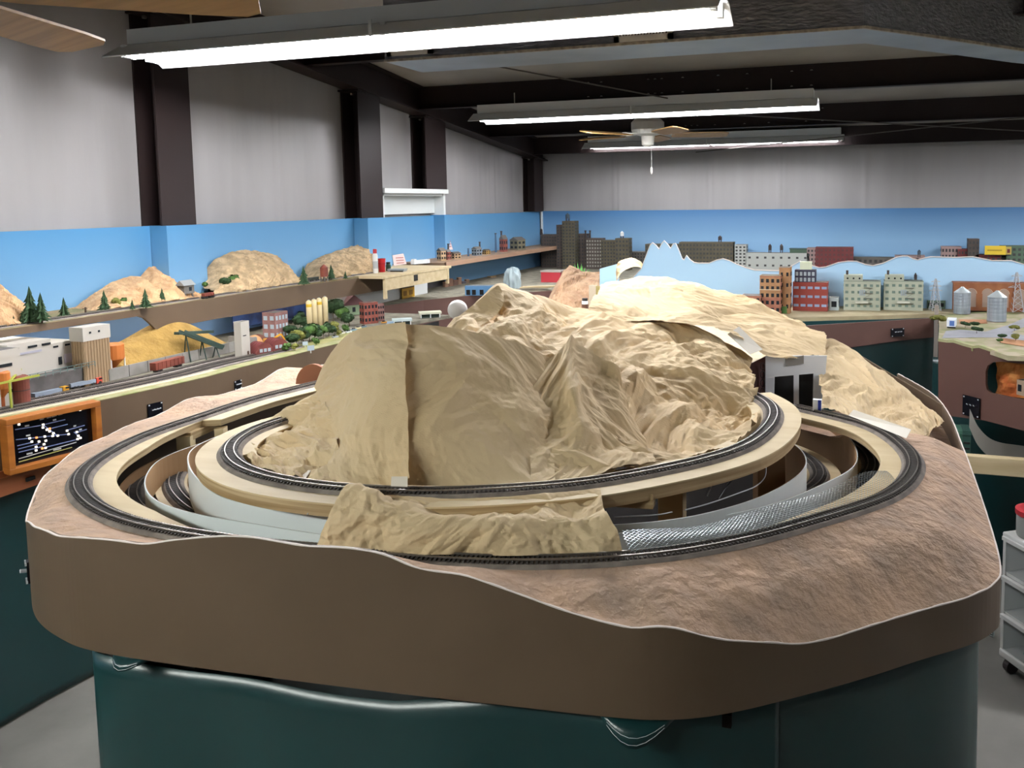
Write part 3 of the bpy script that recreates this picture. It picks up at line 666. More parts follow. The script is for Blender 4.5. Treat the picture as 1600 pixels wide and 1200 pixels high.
# folded paper collar standing up behind the tent, and the small curl at the far back
def ribbon_sheet(top, bot, parent, origin, seed, amp=.2, base=.07, nu=60, nv=24, name='paper_sheet', m=None, bulge=0.0):
    T_ = resample(catmull([atd(*q) for q in top], 8), .002); B_ = resample(catmull([atd(*q) for q in bot], 8), .002)
    P = []; 
    for i in range(nu+1):
        u = i/nu; a = T_[int(round(u*(len(T_)-1)))]; b = B_[int(round(u*(len(B_)-1)))]; row = []
        for j in range(nv+1):
            v = j/nv; p = a*(1-v)+b*v; c_ = float(crumple(np.array(p[0]+.4*p[2]), np.array(p[1]+p[2]), seed, base, 4, amp)) ; e = 1
            row.append((p[0]+c_*.4, p[1]-c_*.6*e-bulge*math.sin(math.pi*v), p[2]+c_*.5+bulge*.5*math.sin(math.pi*v)))
        P.append(row)
    return MB().grid(P).build(name, m or M_paper, parent, origin=origin)
ribbon_sheet([(700, 508, 2.02), (740, 476, 2.06), (775, 447, 2.1), (782, 450, 2.1)], [(735, 516, 1.98), (765, 500, 2.02), (785, 478, 2.06), (787, 458, 2.1)], mtn, MO, 2.2, .15, .05, 40, 16)
fp = thing('paper_curl', 'bright curled scrap of brown paper on a white board behind the mountain', 'paper', tuple(atd(975, 430, 3.0)))
ribbon_sheet([(962, 425, 3.0), (966, 410, 3.02), (985, 403, 3.05), (1000, 408, 3.08), (1004, 414, 3.08)], [(963, 440, 3.0), (972, 425, 2.98), (986, 418, 2.98), (998, 418, 3.0), (1002, 420, 3.02)], fp, tuple(atd(975, 430, 3.0)), 7.7, .3, .05, 30, 14)
# front paper hill draped from the inner roadbed to the outer track
HO = tuple(atd(740, 850, 1.34)); hill = thing('paper_hill', 'low hill of crumpled brown paper between the inner and outer tracks at the front', 'paper hill', HO)
def GT(x, y): return at(x, y, 'Z', ZT+.003)
def GI(x, y): return at(x, y, 'Z', 1.2585)
loft([[GI(552, 769), GI(600, 774), GI(660, 777), GI(720, 778), GI(800, 775), GI(880, 769), GI(938, 762)],
      [D(548, 767, 1.405), D(610, 785, 1.40), D(680, 798, 1.395), D(740, 805, 1.388), D(800, 805, 1.385), D(870, 796, 1.39), D(942, 786, 1.395)],
      [D(542, 762, 1.39), D(580, 771, 1.375), D(620, 789, 1.36), D(700, 806, 1.345), D(770, 816, 1.335), D(850, 806, 1.345), D(948, 801, 1.355)],
      [D(514, 806, 1.36), D(570, 812, 1.345), D(630, 825, 1.335), D(700, 833, 1.325), D(780, 839, 1.32), D(860, 834, 1.325), D(962, 830, 1.34)],
      [GT(497, 851), GT(560, 859), GT(640, 865), GT(720, 867), GT(800, 868), GT(880, 866), GT(972, 861)]], hill, HO, 3.7, .32, .08, 190, 90, edge=.25)
# right-hand paper slope
SO = tuple(atd(1380, 620, 2.5)); slope = thing('paper_slope', 'sloping sheet of crumpled brown paper beside the tunnel portal at right', 'paper hill', SO)
loft([[D(1278, 537, 2.62), D(1300, 528, 2.66), D(1335, 551, 2.66), D(1385, 587, 2.58), D(1430, 619, 2.45), D(1476, 658, 2.24)],
      [D(1280, 580, 2.46), D(1308, 572, 2.50), D(1345, 590, 2.48), D(1385, 612, 2.40), D(1425, 640, 2.28), D(1462, 668, 2.14)],
      [D(1282, 615, 2.32), D(1310, 615, 2.34), D(1345, 625, 2.32), D(1382, 640, 2.24), D(1415, 660, 2.14), D(1450, 680, 2.05)],
      [D(1283, 640, 2.22), D(1305, 648, 2.2), D(1335, 653, 2.15), D(1372, 668, 2.08), D(1405, 682, 2.02), D(1440, 690, 1.98)]], slope, SO, 6.1, .36, .09, 130, 80, edge=.4)
def tape(px, label, parent=None, lift=.004):
    P = [atd(*q) for q in px]; o0 = tuple(P[0]); b = MB().add([p+np.array([0, -lift, lift]) for p in P], [tuple(range(len(P)))])
    o = b.build('tape_strip', M_tape, parent, origin=None if parent is None else None); s = o.modifiers.new('thickness', 'SOLIDIFY'); s.thickness = .0006
    if parent is None: tag(o, label, 'tape')
    return o
tape([(x_, y_, float(CAM_A[2] @ (at(x_, y_, 'Z', z_)-CAM_O))) for x_, y_, z_ in ((1326, 651, 1.203), (1334, 642, 1.22), (1424, 673, 1.22), (1416, 687, 1.203))], 'strip of white masking tape along the foot of the right paper slope')
tape([(1137, 524, 2.40), (1155, 512, 2.43), (1192, 548, 2.38), (1172, 556, 2.35)], 'strip of white masking tape on the right rear of the paper mountain')
tape([(427, 742, 1.60), (448, 729, 1.62), (488, 738, 1.56), (480, 750, 1.53)], 'strip of masking tape at the left foot of the paper mountain')
tape([(613, 762, 1.43), (614, 747, 1.435), (639, 747, 1.435), (639, 763, 1.43)], 'short strip of masking tape below the vertical paper fold')
# brown back board rising behind the right slope
b = MB(); C = pxcurve([(1474, 634), (1440, 612), (1400, 589), (1340, 553), (1283, 524)], lambda x, y: 1.155+(1474-x)/191*.12, 4); 
b.sweep(C, lambda i: [(-.003, 0), (.003, 0), (.003, -.14-.0*i), (-.003, -.14)]); o = b.build('fascia_board', M_fascia); tag(o, 'brown fascia board rising behind the right paper slope', 'fascia')
# tunnel portal
M_board = mat('white_board', 'e4e8ef', .6)
PD = 2.44; o0 = atd(1240, 600, PD); pt = thing('tunnel_portal', 'white board tunnel portal with two black track openings', 'tunnel portal', tuple(o0))
def quad(a, b_, c_, d_): return [atd(x, y, PD+.0006*(x-1240)) for x, y in (a, b_, c_, d_)]
th_ = np.array([.0, .006, 0])
for q in (((1196, 556), (1292, 556), (1290, 582), (1196, 590)), ((1196, 590), (1210, 589), (1209, 630), (1196, 624)), ((1240, 586), (1248, 585), (1248, 640), (1240, 636)), ((1271, 582), (1290, 580), (1286, 645), (1270, 642))):
    P = quad(*q); fixn(MB().prism(P, (0, 0, 0), tuple(th_)).build('panel', M_board, pt, origin=tuple(o0)))
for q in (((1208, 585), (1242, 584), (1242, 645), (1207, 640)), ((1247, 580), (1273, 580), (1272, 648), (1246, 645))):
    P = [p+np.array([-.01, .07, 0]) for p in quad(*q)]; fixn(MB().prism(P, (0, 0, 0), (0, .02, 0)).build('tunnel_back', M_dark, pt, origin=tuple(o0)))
P = [p-th_*.4 for p in quad((1227, 560), (1256, 555), (1256, 568), (1227, 572))]; fixn(MB().prism(P, (0, 0, 0), tuple(-th_*.2)).build('sticker', mat('grey_sticker', '8d8a86', .6), pt, origin=tuple(o0)))
# small box of track nails and dark red panel by the portal
p = atd(1277, 634, 2.2); t = thing('cardboard_box', 'small blue and white upright box by the tunnel portal', 'box', tuple(p)); MB().box((0, 0, 0), (.022, .015, .034)).build('body', M_board, t); MB().box((.006, -.0078, 0), (.008, .001, .034)).build('stripe', mat('blue_print', '2038a0', .5), t)
o = MB().add([atd(1166, 575, 2.36), atd(1195, 560, 2.40), atd(1195, 622, 2.40), atd(1180, 615, 2.36)], [(0, 1, 2, 3)]).build('panel', None)
bpy.data.objects.remove(o)
t = thing('wiring_board', 'dark red panel with coiled wire left of the tunnel portal', 'panel', tuple(atd(1182, 600, 2.4)))
P = [atd(1166, 572, 2.40), atd(1196, 557, 2.42), atd(1196, 625, 2.42), atd(1176, 618, 2.40)]; fixn(MB().prism(P, (0, 0, 0), (0, .01, 0)).build('board', mat('dark_red_board', '4a2420', .6), t, origin=tuple(atd(1182, 600, 2.4))))
for k in range(4):
    c0 = atd(1192, 572+k*13, 2.41); MB().tube([tuple(c0+np.array([.006*math.cos(a), -.004, .010*math.sin(a)])) for a in np.linspace(0, 2*math.pi, 13)], .0012, 5).build('coil', M_bwire, t, origin=tuple(atd(1182, 600, 2.4)))
# white ball on a stem behind the mountain
p = atd(715, 484, 2.35); t = thing('white_ball', 'smooth white ball on a slim stem behind the paper tent', 'ball', tuple(p-np.array([0, 0, .06])))
MB().lathe([(15.5*mpp(p)*math.sin(a), .06-15.5*mpp(p)*math.cos(a)) for a in np.linspace(.05, math.pi-.05, 18)], (0, 0, 0), 24).build('ball', mat('gloss_white', 'ece6e2', .25), t, smooth=True)
MB().lathe([(.014, -.02), (.007, .0), (.006, .03), (.012, .045)], (0, 0, -.01), 14).build('stem', mat('gloss_white', 'ece6e2', .25), t)
# expanded-metal mesh lying against the outer white strip
M_mesh = mat('expanded_metal', 'b4bcc2', .3, metal=.85)
top = resample(catmull([atd(x, y, d_) for x, y, d_ in ((972, 832, 1.37), (1060, 826, 1.38), (1150, 805, 1.43), (1230, 785, 1.50), (1300, 760, 1.57), (1345, 742, 1.62), (1385, 738, 1.66))], 8), .002)
bot = resample(catmull([at(x, y, 'Z', ZT+.004) for x, y in ((985, 863), (1080, 851), (1180, 831), (1260, 808), (1320, 788), (1365, 772), (1400, 752))], 8), .002)
NU, NV = 70, 7; b = MB()
def mp(u, v):
    a = top[int(round(min(1, max(0, u))*(len(top)-1)))]; c_ = bot[int(round(min(1, max(0, u))*(len(bot)-1)))]; p = c_*(1-v)+a*v; return p+np.array([0, -.006*math.sin(math.pi*v)+.003*math.sin(u*9), .004*math.sin(math.pi*v)+.0035*math.sin(u*14+v)*v])
for i in range(-NV, NU):
    for s in (1, -1):
        for j in range(NV):
            u0, u1 = (i+j)/NU, (i+j+1)/NU
            if s < 0: u0, u1 = (i+NV-j)/NU, (i+NV-j-1)/NU
            if 0 <= u0 <= 1 and 0 <= u1 <= 1: b.bar(mp(u0, j/NV), mp(u1, (j+1)/NV), .0007, .0007)
ms = b.build('wire_mesh', M_mesh); ms['kind'] = 'stuff'; tag(ms, 'sheet of shiny expanded metal mesh leaning on the white strip at right', 'wire mesh')
# scattered nails on the plywood

o0 = atd(488, 600, 2.66); o = MB(); arc = [atd(488+26*math.cos(a), 600-31*math.sin(a), 2.66) for a in np.linspace(0, math.pi, 13)]
tag(fixn(o.prism([tuple(q) for q in arc], (0, 0, 0), (0, .012, 0)).build('rounded_board', mat('rust_board', '8a5638', .7))), 'rust brown rounded board standing behind the left side of the tent', 'board')
# ================================================================== shared model-railway builders
def grad_mat(name, c_top, c_bot, z0, z1, rough=.5):
    if name in MATS: return MATS[name]
    m = mat(name, c_top, rough); nt = m.node_tree; b = nt.nodes['Principled BSDF']
    g = nt.nodes.new('ShaderNodeNewGeometry'); s = nt.nodes.new('ShaderNodeSeparateXYZ'); mr = nt.nodes.new('ShaderNodeMapRange'); mx = nt.nodes.new('ShaderNodeMix'); mx.data_type = 'RGBA'
    nt.links.new(g.outputs['Position'], s.inputs[0]); nt.links.new(s.outputs['Z'], mr.inputs['Value']); mr.inputs['From Min'].default_value = z0; mr.inputs['From Max'].default_value = z1
    nt.links.new(mr.outputs[0], mx.inputs['Factor']); mx.inputs['A'].default_value = srgb(c_bot)+(1,); mx.inputs['B'].default_value = srgb(c_top)+(1,)
    nt.links.new(mx.outputs['Result'], b.inputs['Base Color']); return m
M_sky = grad_mat('sky_paint', '4480ac', '76a3c6', 1.3, 1.66)
M_skylow = mat('sky_paint_low', '93bdf0', .5)
M_skypale = mat('sky_paint_pale', 'b2d8f5', .5)
M_win = mat('window_dark', '23272c', .25)
M_winl = mat('window_light', 'aab6bd', .25)
def facing(p): return math.atan2(p[0]-CAM_O[0], p[1]-CAM_O[1])*-1.0       # rotation that turns a local -Y face to the viewer
def building(name, label, loc, w, d, h, wall, rz=0.0, rows=3, cols=4, win=None, side_cols=2, parapet=.004, roofm=None, cat='model building', group=None, wfrac=(.55, .5), door=None, base_gap=.12, cornice=None):
    t = thing(name, label, cat, loc, rz, group)
    MB().box((0, 0, h/2), (w, d, h)).build('walls', wall, t)
    rf = MB(); rf.box((0, 0, h+.001), (w*.96, d*.96, .002)); rf.build('roof', roofm or mat('roof_grey', '5a5753', .8), t)
    if parapet:
        pp = MB(); e = .003
        for c_, s in (((0, -d/2+e/2), (w+.002, e)), ((0, d/2-e/2), (w+.002, e)), ((-w/2+e/2, 0), (e, d+.002)), ((w/2-e/2, 0), (e, d+.002))): pp.box((c_[0], c_[1], h+parapet/2), (s[0], s[1], parapet))
        pp.build('parapet', cornice or wall, t)
    if rows and cols:
        wb = MB(); ch = h*(1-base_gap*.5)/rows
        for r_ in range(rows):
            z = h*base_gap*.35+ch*(r_+.5)
            for k in range(cols): wb.box((-w/2+w*(k+.5)/cols, -d/2-.0006, z), (w/cols*wfrac[0], .0025, ch*wfrac[1]))
            for k in range(side_cols):
                for sx in (-1, 1): wb.box((sx*(w/2+.0006), -d/2+d*(k+.5)/side_cols, z), (.0025, d/side_cols*wfrac[0], ch*wfrac[1]))
        stuff(wb.build('windows', win or M_win, t))
    if door: MB().box((door*w, -d/2-.001, h*.08), (w*.16, .003, h*.16)).build('door', mat('door_brown', '4c3526', .6), t)
    return t
def place(x, y, z): p = at(x, y, 'Z', z); return p, mpp(p)
# trees
M_fir = mat('fir_green', '2f4a2a', .9, '22381f', 40, 3); M_leaf = mat('leaf_green', '4c6b2c', .9, '34501f', 40, 3); M_leafd = mat('leaf_dark', '2c4722', .9, '1d3318', 40, 3); M_leafy = mat('leaf_olive', '7d7a35', .9, '5a5f28', 40, 3); M_trunk = mat('twig_brown', '4a382a', .9)
def _fir_mesh(seed):
    rnd = random.Random(seed); b = MB(); n = 9
    for k in range(8):
        z0 = .12+.88*k/8; r_ = .24*(1-k/8.6); h = .2
        V = [(0, 0, z0+h)]; m_ = 14
        for j in range(m_):
            a = 2*math.pi*j/m_+rnd.random()*.3; rr = r_*(1.15 if j % 2 else .6)*(.8+.4*rnd.random()); V.append((rr*math.cos(a), rr*math.sin(a), z0-.05*rnd.random()-(.03 if j % 2 else 0)))
        b.add(V, [(0, 1+j, 1+(j+1) % m_) for j in range(m_)]+[tuple(range(m_, 0, -1))])
    return b
FIR = [_fir_mesh(s) for s in range(3)]; FIRME = []
for k, b in enumerate(FIR):
    o = b.build('fir_foliage', M_fir); FIRME.append(o.data); bpy.data.objects.remove(o)
o = MB().tube([(0, 0, 0), (0, 0, .6)], [.022, .01], 6).build('fir_trunk', M_trunk); FIRT = o.data; bpy.data.objects.remove(o)
def _leaf_mesh(seed, m):
    rnd = random.Random(seed); b = MB(); cs = [(rnd.uniform(-.2, .2), rnd.uniform(-.2, .2), rnd.uniform(.42, .75), rnd.uniform(.18, .28)) for _ in range(6)]
    for _ in range(230):
        c_ = rnd.choice(cs); a, e = rnd.uniform(0, 6.28), math.asin(rnd.uniform(-.9, 1)); q = Vector((math.cos(a)*math.cos(e), math.sin(a)*math.cos(e), math.sin(e)))
        p = Vector(c_[:3])+q*c_[3]*rnd.uniform(.75, 1.05); u = q.cross(Vector((rnd.random(), rnd.random(), rnd.random()))).normalized(); v = q.cross(u)+q*rnd.uniform(-.4, .4); s = rnd.uniform(.05, .09)
        b.add([p-u*s-v*s, p+u*s-v*s, p+u*s+v*s, p-u*s+v*s], [(0, 1, 2, 3)])
    for c_ in cs: b.lathe([(c_[3]*.85*math.sin(t_), -c_[3]*.85*math.cos(t_)) for t_ in np.linspace(.1, 3.04, 6)], c_[:3], 8)
    o = b.build('crown', m); d_ = o.data; bpy.data.objects.remove(o); return d_
LEAFME = {k: [_leaf_mesh(s*7+i, m) for s in range(2)] for i, (k, m) in enumerate((('g', M_leaf), ('d', M_leafd), ('y', M_leafy)))}
def fir(p, h, label, k=0, group='little fir trees on the upper shelf', wide=1.0):
    t = thing('fir_tree', label, 'model tree', tuple(p), random.Random(h*1e4).random()*6, group); t.scale = (h*wide, h*wide, h)
    for nm, me in (('foliage', FIRME[k % 3]), ('trunk', FIRT)): o = bpy.data.objects.new(nm, me); COL.objects.link(o); o.parent = t
    return t
def leafy(p, h, label, kind='g', k=0, group=None, wide=1.0):
    t = thing('leafy_tree', label, 'model tree', tuple(p), random.Random(h*1e4).random()*6, group); t.scale = (h*wide, h*wide, h)
    for nm, me in (('crown', LEAFME[kind][k % 2]), ('trunk', FIRT)): o = bpy.data.objects.new(nm, me); COL.objects.link(o); o.parent = t
    return t
def railcar(p, L, rz, m, label, h=.035, w=.03):
    t = thing('hopper_car', label, 'model railcar', tuple(p), rz)
    b = MB(); b.prism([(-L/2, -w/2, .012), (L/2, -w/2, .012), (L/2, -w/2, h+.008), (-L/2, -w/2, h+.008)], (0, 0, 0), (0, w, 0)); b.build('body', m, t)
    for k in range(-3, 4): MB().box((k*L/7.2, -w/2-.001, h*.5+.01), (.0025, .002, h-.004)).build('rib', m, t)
    for s in (-1, 1):
        tr_ = MB(); tr_.box((s*L*.34, 0, .008), (.03, w*.7, .008)); o = tr_.build('truck', M_dark, t)
        for q in (-.009, .009): MB().tube([(s*L*.34+q, -w*.4, .0065), (s*L*.34+q, w*.4, .0065)], .006, 10).build('wheelset', M_dark, o)
    return t

# ================================================================== left wall: backdrop, window frame, upper shelf
ZS, XS = 1.305, -3.09
def panel(name, label, y0, y1, z0, z1, x, m, th=.012, cat='backdrop'):
    o = MB().box((x-th/2, (y0+y1)/2, (z0+z1)/2), (th, y1-y0, z1-z0)).build(name, m); return tag(o, label, cat)
panel('sky_backdrop', 'blue painted sky backdrop nearest the camera on the left wall', -1.5, 3.30, 1.0, 1.657, WX+.075, M_sky)
t = thing('sky_backdrop', 'blue backdrop box built around the nearest wall column', 'backdrop', (WX, 3.43, 1.3))
MB().box((.1, 0, .18), (.15, .25, .355)).build('box_panel', M_sky, t)
panel('sky_backdrop', 'blue painted sky backdrop behind the two rock hills on the upper shelf', 3.555, 5.02, 1.0, 1.657, WX+.075, M_sky)
t = thing('sky_backdrop', 'blue backdrop box around the column left of the window recess', 'backdrop', (WX, 5.17, 1.3))
MB().box((.1, 0, .18), (.17, .29, .355)).build('box_panel', M_sky, t)
panel('sky_backdrop', 'blue backdrop at the back of the window recess', 5.32, 6.2, 1.3, 1.655, WX+.04, M_sky)
panel('sky_backdrop', 'blue painted sky backdrop between the window recess and the far corner', 6.29, 8.40, 1.0, 1.655, WX+.085, M_sky)
MB_ = MB().box((WX+.075, 6.24, 1.48), (.13, .09, .36)).build('sky_backdrop', M_sky); tag(MB_, 'narrow blue return panel at the right side of the window recess', 'backdrop')
wf = thing('window_1', 'white window frame above the blue backdrop', 'window', (WX, 5.8, 1.655)); wf['kind'] = 'structure'; del wf['category']
MB().box((.03, 0, .115), (.006, .86, .19)).build('pane', mat('window_pane', 'd3d8d6', .3), wf)
MB().box((.07, -.01, .195), (.15, .95, .035)).build('head', M_white, wf)
MB().box((.055, -.01, .168), (.11, .90, .018)).build('head_trim', M_white, wf)
MB().box((.06, .44, .10), (.12, .03, .2)).build('jamb', M_white, wf); MB().box((.06, -.455, .10), (.10, .02, .2)).build('jamb', M_white, wf)
# upper shelf
sh = thing('upper_shelf', 'long upper shelf with brown fascia carrying rock hills along the left wall', 'shelf', (XS, 3, ZS))
M_ground = mat('scenery_ground', '8a7458', .95, '6d6a45', 12, 6, bump=.4, bscale=40)
MB().box((-.19, -.1, -.011), (.40, 3.9, .02)).build('deck', M_ground, sh)
def onx(px, x=XS): return [at(a, b, 'X', x) for a, b in px]
f_top = onx([(-160, 539), (0, 516), (100, 500), (250, 478), (400, 455), (500, 442), (602, 428)]); f_bot = onx([(603, 452), (500, 470), (400, 488), (330, 499), (268, 511), (252, 516), (240, 514), (231, 505), (222, 497), (212, 494), (200, 496), (100, 511), (0, 527), (-160, 552)])
poly = [(0, p[1]-3, p[2]-ZS) for p in f_top+f_bot]
fixn(MB().prism(poly, (0, 0, 0), (.012, 0, 0)).build('fascia', M_fascia, sh))
# plywood end of the shelf
ps = thing('plywood_shelf', 'bare plywood shelf section in front of the window recess', 'shelf', (-2.92, 5.2, ZS)); o0 = (-2.92, 5.2, ZS)
A = at(602, 431, 'X', -2.92); B = at(698, 412, 'X', -2.92)
MB().box((-.28, (A[1]+B[1])/2-5.2, A[2]-ZS-.008), (.58, B[1]-A[1]+.1, .016)).build('deck', M_ply, ps)
MB().box((0, (A[1]+B[1])/2-5.2, A[2]-ZS-.055), (.014, B[1]-A[1], .075)).build('front_rail', M_ply, ps)
MB().box((.002, A[1]-5.2-.01, A[2]-ZS-.08), (.018, .02, .13)).build('end_post', M_ply, ps); MB().box((.002, B[1]-5.2, A[2]-ZS-.07), (.018, .02, .11)).build('end_post', M_ply, ps)
g = at(648, 434, 'X', -2.92); MB().box((.009, g[1]-5.2, g[2]-ZS), (.004, .045, .04)).build('switch_plate', M_dark, ps)
MB().box((-.3, (A[1]+B[1])/2-5.2, -.2), (.02, 1.25, .30)).build('back_panel', M_white, ps)
# yellow poster on the white panel below
g = at(638, 460, 'X', -3.19); pw = thing('yellow_poster', 'yellow poster with dark lettering under the plywood shelf', 'poster', tuple(g))
MB().box((0, 0, 0), (.003, .17, .17)).build('sheet', mat('poster_yellow', 'c79a26', .6), pw)
MB().box((.002, 0, .066), (.001, .165, .036)).build('heading', mat('poster_brown', '5d4a34', .6), pw)
for yy, zz, w_, h_ in ((-.045, .012, .045, .035), (.035, .012, .05, .035), (-.03, -.04, .04, .03), (.03, -.04, .03, .03)): MB().box((.002, yy, zz), (.001, w_, h_)).build('lettering', mat('poster_ink', '8a6410', .6), pw)
# far thin shelf
fs = thing('thin_shelf', 'thin wooden shelf with small structures along the far left wall', 'shelf', (-3.1, 7, ZS-.02))
MB().box((-.18, .05, .01), (.4, 2.75, .02)).build('board', mat('shelf_board', 'a08368', .6, '8e7259', 4, 4), fs); MB().box((.018, .05, .008), (.016, 2.75, .035)).build('edging', mat('shelf_edge', '9c7d66', .6), fs)

# unseen strip lamp, added under the shelf to brighten the lower level
vl = thing('added_shelf_lamp', 'slim added strip lamp, unseen behind the brown fascia of the upper shelf', 'light fixture', (XS-.11, 2.9, ZS-.028)); MB().box((0, 0, 0), (.02, 3.6, .012)).build('housing', M_whitemetal, vl); MB().box((0, 0, -.007), (.012, 3.5, .004)).build('tube', mat('added_strip_light', 'fff8f0', .5, emit=20.0), vl)
# rock hills on the shelf
M_rock = mat('tan_rock', 'd0ab80', .9, 'b18a62', 16, 8, contrast=(.4, .62), bump=.8, bscale=30)
M_rock2 = mat('grey_tan_rock', 'c9ad86', .9, 'a08a68', 22, 8, contrast=(.38, .6), bump=.9, bscale=40)
def rock_hill(label, crest, base, m, xc=-3.405, seed=0, rough_=.02):
    x0, x1 = crest[0][0], crest[-1][0]; n = 70; P = []; o0 = at((x0+x1)/2, interp((x0+x1)/2, base), 'Z', ZS)
    for i in range(n+1):
        x = x0+(x1-x0)*i/n; bp = at(x, interp(x, base), 'Z', ZS); bp[0] = max(min(bp[0], -3.12), xc+.05); cp = at(x, interp(x, crest), 'X', xc); bp = np.array([bp[0], cp[1]+(bp[1]-cp[1])*.4, ZS]); col = []
        for j in range(25):
            v = j/20
            if v <= 1:
                p = bp*(1-v)+cp*v; p = p+np.array([.055*math.sin(math.pi*v)**.8, -.02*math.sin(math.pi*v), 0]) 
            else: p = np.array([xc-.012*(j-20)/4, cp[1], cp[2]+(ZS-cp[2])*(v-1)*5])
            e = 1 if 0 < v < 1 else .25; q = float(crumple(np.array(p[1]*1.0+seed), np.array(p[2]*1.4+p[0]), 2.2+seed, .06, 4, .8))
            col.append((p[0]+q*e*.9, p[1]+q*.2*e, p[2]+q*e*.35 if v < 1 else p[2]+q*.3))
        P.append(col)
    b = MB().grid(P); o = b.build('rock_hill', m, origin=tuple(o0)); tag(o, label, 'rock hill', 'rock hills on the upper shelf'); return o
rock_hill('reddish rock hill cut off by the left edge of the picture', [(-70, 470), (-20, 440), (0, 443), (8, 452), (20, 468), (30, 478), (38, 495), (42, 508)], [(-70, 525), (42, 508)], M_rock, seed=1)
rock_hill('smooth tan rock hill with a small summit behind the firs', [(108, 492), (125, 474), (150, 456), (175, 440), (200, 433), (220, 431), (232, 418), (240, 414), (248, 417), (256, 430), (262, 446), (275, 441), (282, 450), (290, 470)], [(108, 493), (290, 471)], M_rock, seed=2)
rock_hill('craggy pale rock hill on the upper shelf, widest of the row', [(303, 444), (315, 428), (335, 405), (355, 395), (380, 391), (400, 392), (420, 396), (432, 400), (440, 420), (447, 430), (455, 440), (470, 447)], [(303, 470), (470, 449)], M_rock2, seed=3)
rock_hill('craggy rock hill beside the white bottle at the end of the shelf', [(470, 430), (480, 412), (495, 404), (515, 396), (535, 389), (550, 384), (562, 383), (568, 398), (572, 420), (574, 430)], [(470, 448), (574, 432)], M_rock2, seed=4)
# firs and bushes on the shelf (px of foot, height px)
for x, y, h, k, lab in ((49, 505, 53, 0, 'tallest fir tree on the upper shelf, left of the wide hill gap'), (66, 505, 44, 1, 'second tall fir tree right beside the tallest one'), (22, 508, 14, 2, 'tiny fir tree at the foot of the reddish hill'), (36, 507, 20, 1, 'yellowish small fir at the right foot of the reddish hill'), (101, 495, 28, 0, 'single fir tree standing alone against the blue sky'),
                        (164, 486, 30, 1, 'fir tree in front of the left slope of the smooth hill'), (207, 484, 15, 2, 'very small fir in front of the middle of the smooth hill'), (228, 482, 29, 0, 'dark full fir below the small summit'), (254, 474, 22, 1, 'slim pale fir right of the small summit'), (475, 446, 28, 2, 'slim fir at the left foot of the last rock hill'), (518, 437, 22, 1, 'small dark fir right of the water tank'), (540, 436, 12, 0, 'tiny fir low in front of the last rock hill')):
    p, k_ = place(x, y, ZS); fir(p, h*k_*1.02, lab, k, wide=1.25)
for x, y, h, kd, lab in ((182, 478, 18, 'y', 'brownish shrub on the face of the smooth hill'), (194, 482, 16, 'g', 'ragged green shrub in the middle of the smooth hill'), (352, 452, 22, 'd', 'dark shrub on the craggy pale hill'), (366, 450, 24, 'g', 'light green shrub right of the dark one on the craggy hill'), (322, 450, 12, 'g', 'small shrub at the left foot of the craggy pale hill'), (462, 446, 12, 'y', 'olive shrub in the gap between the craggy hills')):
    p, k_ = place(x, y, ZS); p = at(x, y, 'X', -3.2); p[2] = max(ZS, p[2]-.01) if y < 460 else ZS; leafy(p, h*k_, lab, kd)
# structures on the shelf
p, k_ = place(291, 464, ZS); p = at(291, 466, 'X', -3.17); p[2] = ZS; k_ = mpp(p); t = thing('wooden_tower', 'small grey wooden mine tower between two rock hills', 'model building', tuple(p), R(90))
M_greywood = mat('grey_wood', '6e6a64', .9, '5b5751', 20, 4)
MB().box((0, 0, 16*k_), (20*k_, 14*k_, 14*k_)).build('cabin', M_greywood, t)
rb = MB(); w_, d_ = 24*k_, 9*k_; rb.add([(-w_/2, -d_, 22*k_), (w_/2, -d_, 22*k_), (w_/2, d_, 22*k_), (-w_/2, d_, 22*k_), (-w_/2, 0, 30*k_), (w_/2, 0, 30*k_)], [(0, 1, 5, 4), (2, 3, 4, 5), (0, 4, 3), (1, 2, 5), (3, 2, 1, 0)]); rb.build('roof', mat('tin_roof', '8a8d8c', .5), t)
for sx in (-1, 1):
    for sy in (-1, 1): MB().bar((sx*8*k_, sy*6*k_, 0), (sx*7*k_, sy*5*k_, 10*k_), 2*k_).build('leg', M_greywood, t)
MB().box((2*k_, -7.3*k_, 16*k_), (5*k_, .6*k_, 6*k_)).build('window', M_win, t)
M_rust = mat('rust_red', '7a3a2a', .7, '5f2c20', 12, 4)
p, k_ = place(507, 440, ZS); t = thing('water_tank', 'dark red round tank on legs in front of the last rock hill', 'model tank', tuple(p))
MB().lathe([(6*k_, 8*k_), (6*k_, 22*k_), (3*k_, 25*k_), (.5*k_, 27*k_)], n=14).build('tank', M_rust, t)
for a in range(4): MB().bar((5*k_*math.cos(a*1.57+.8), 5*k_*math.sin(a*1.57+.8), 0), (5*k_*math.cos(a*1.57+.8), 5*k_*math.sin(a*1.57+.8), 8.5*k_), 1.4*k_).build('leg', M_greywood, t)
for x, y, lab in ((325, 466, 'low rusty ore car on the shelf track beside the mine tower'), (490, 440, 'dark ore car left of the red tank'), (563, 428, 'dark green flat car near the end of the upper shelf')):
    p, k_ = place(x, y, ZS); railcar(p, 20*k_, R(90), M_rust if x < 400 else mat('dark_car', '3a3f38', .7), lab, .018, .02)
p, k_ = place(134, 489, ZS); t = thing('signal_post', 'tiny wooden signal post on the shelf left of the smooth hill', 'signal', tuple(p)); MB().bar((0, 0, 0), (0, 0, 9*k_), 2*k_).build('post', M_trunk, t); MB().bar((0, -5*k_, 7*k_), (0, 3*k_, 7*k_), 1.2*k_).build('arm', M_trunk, t)
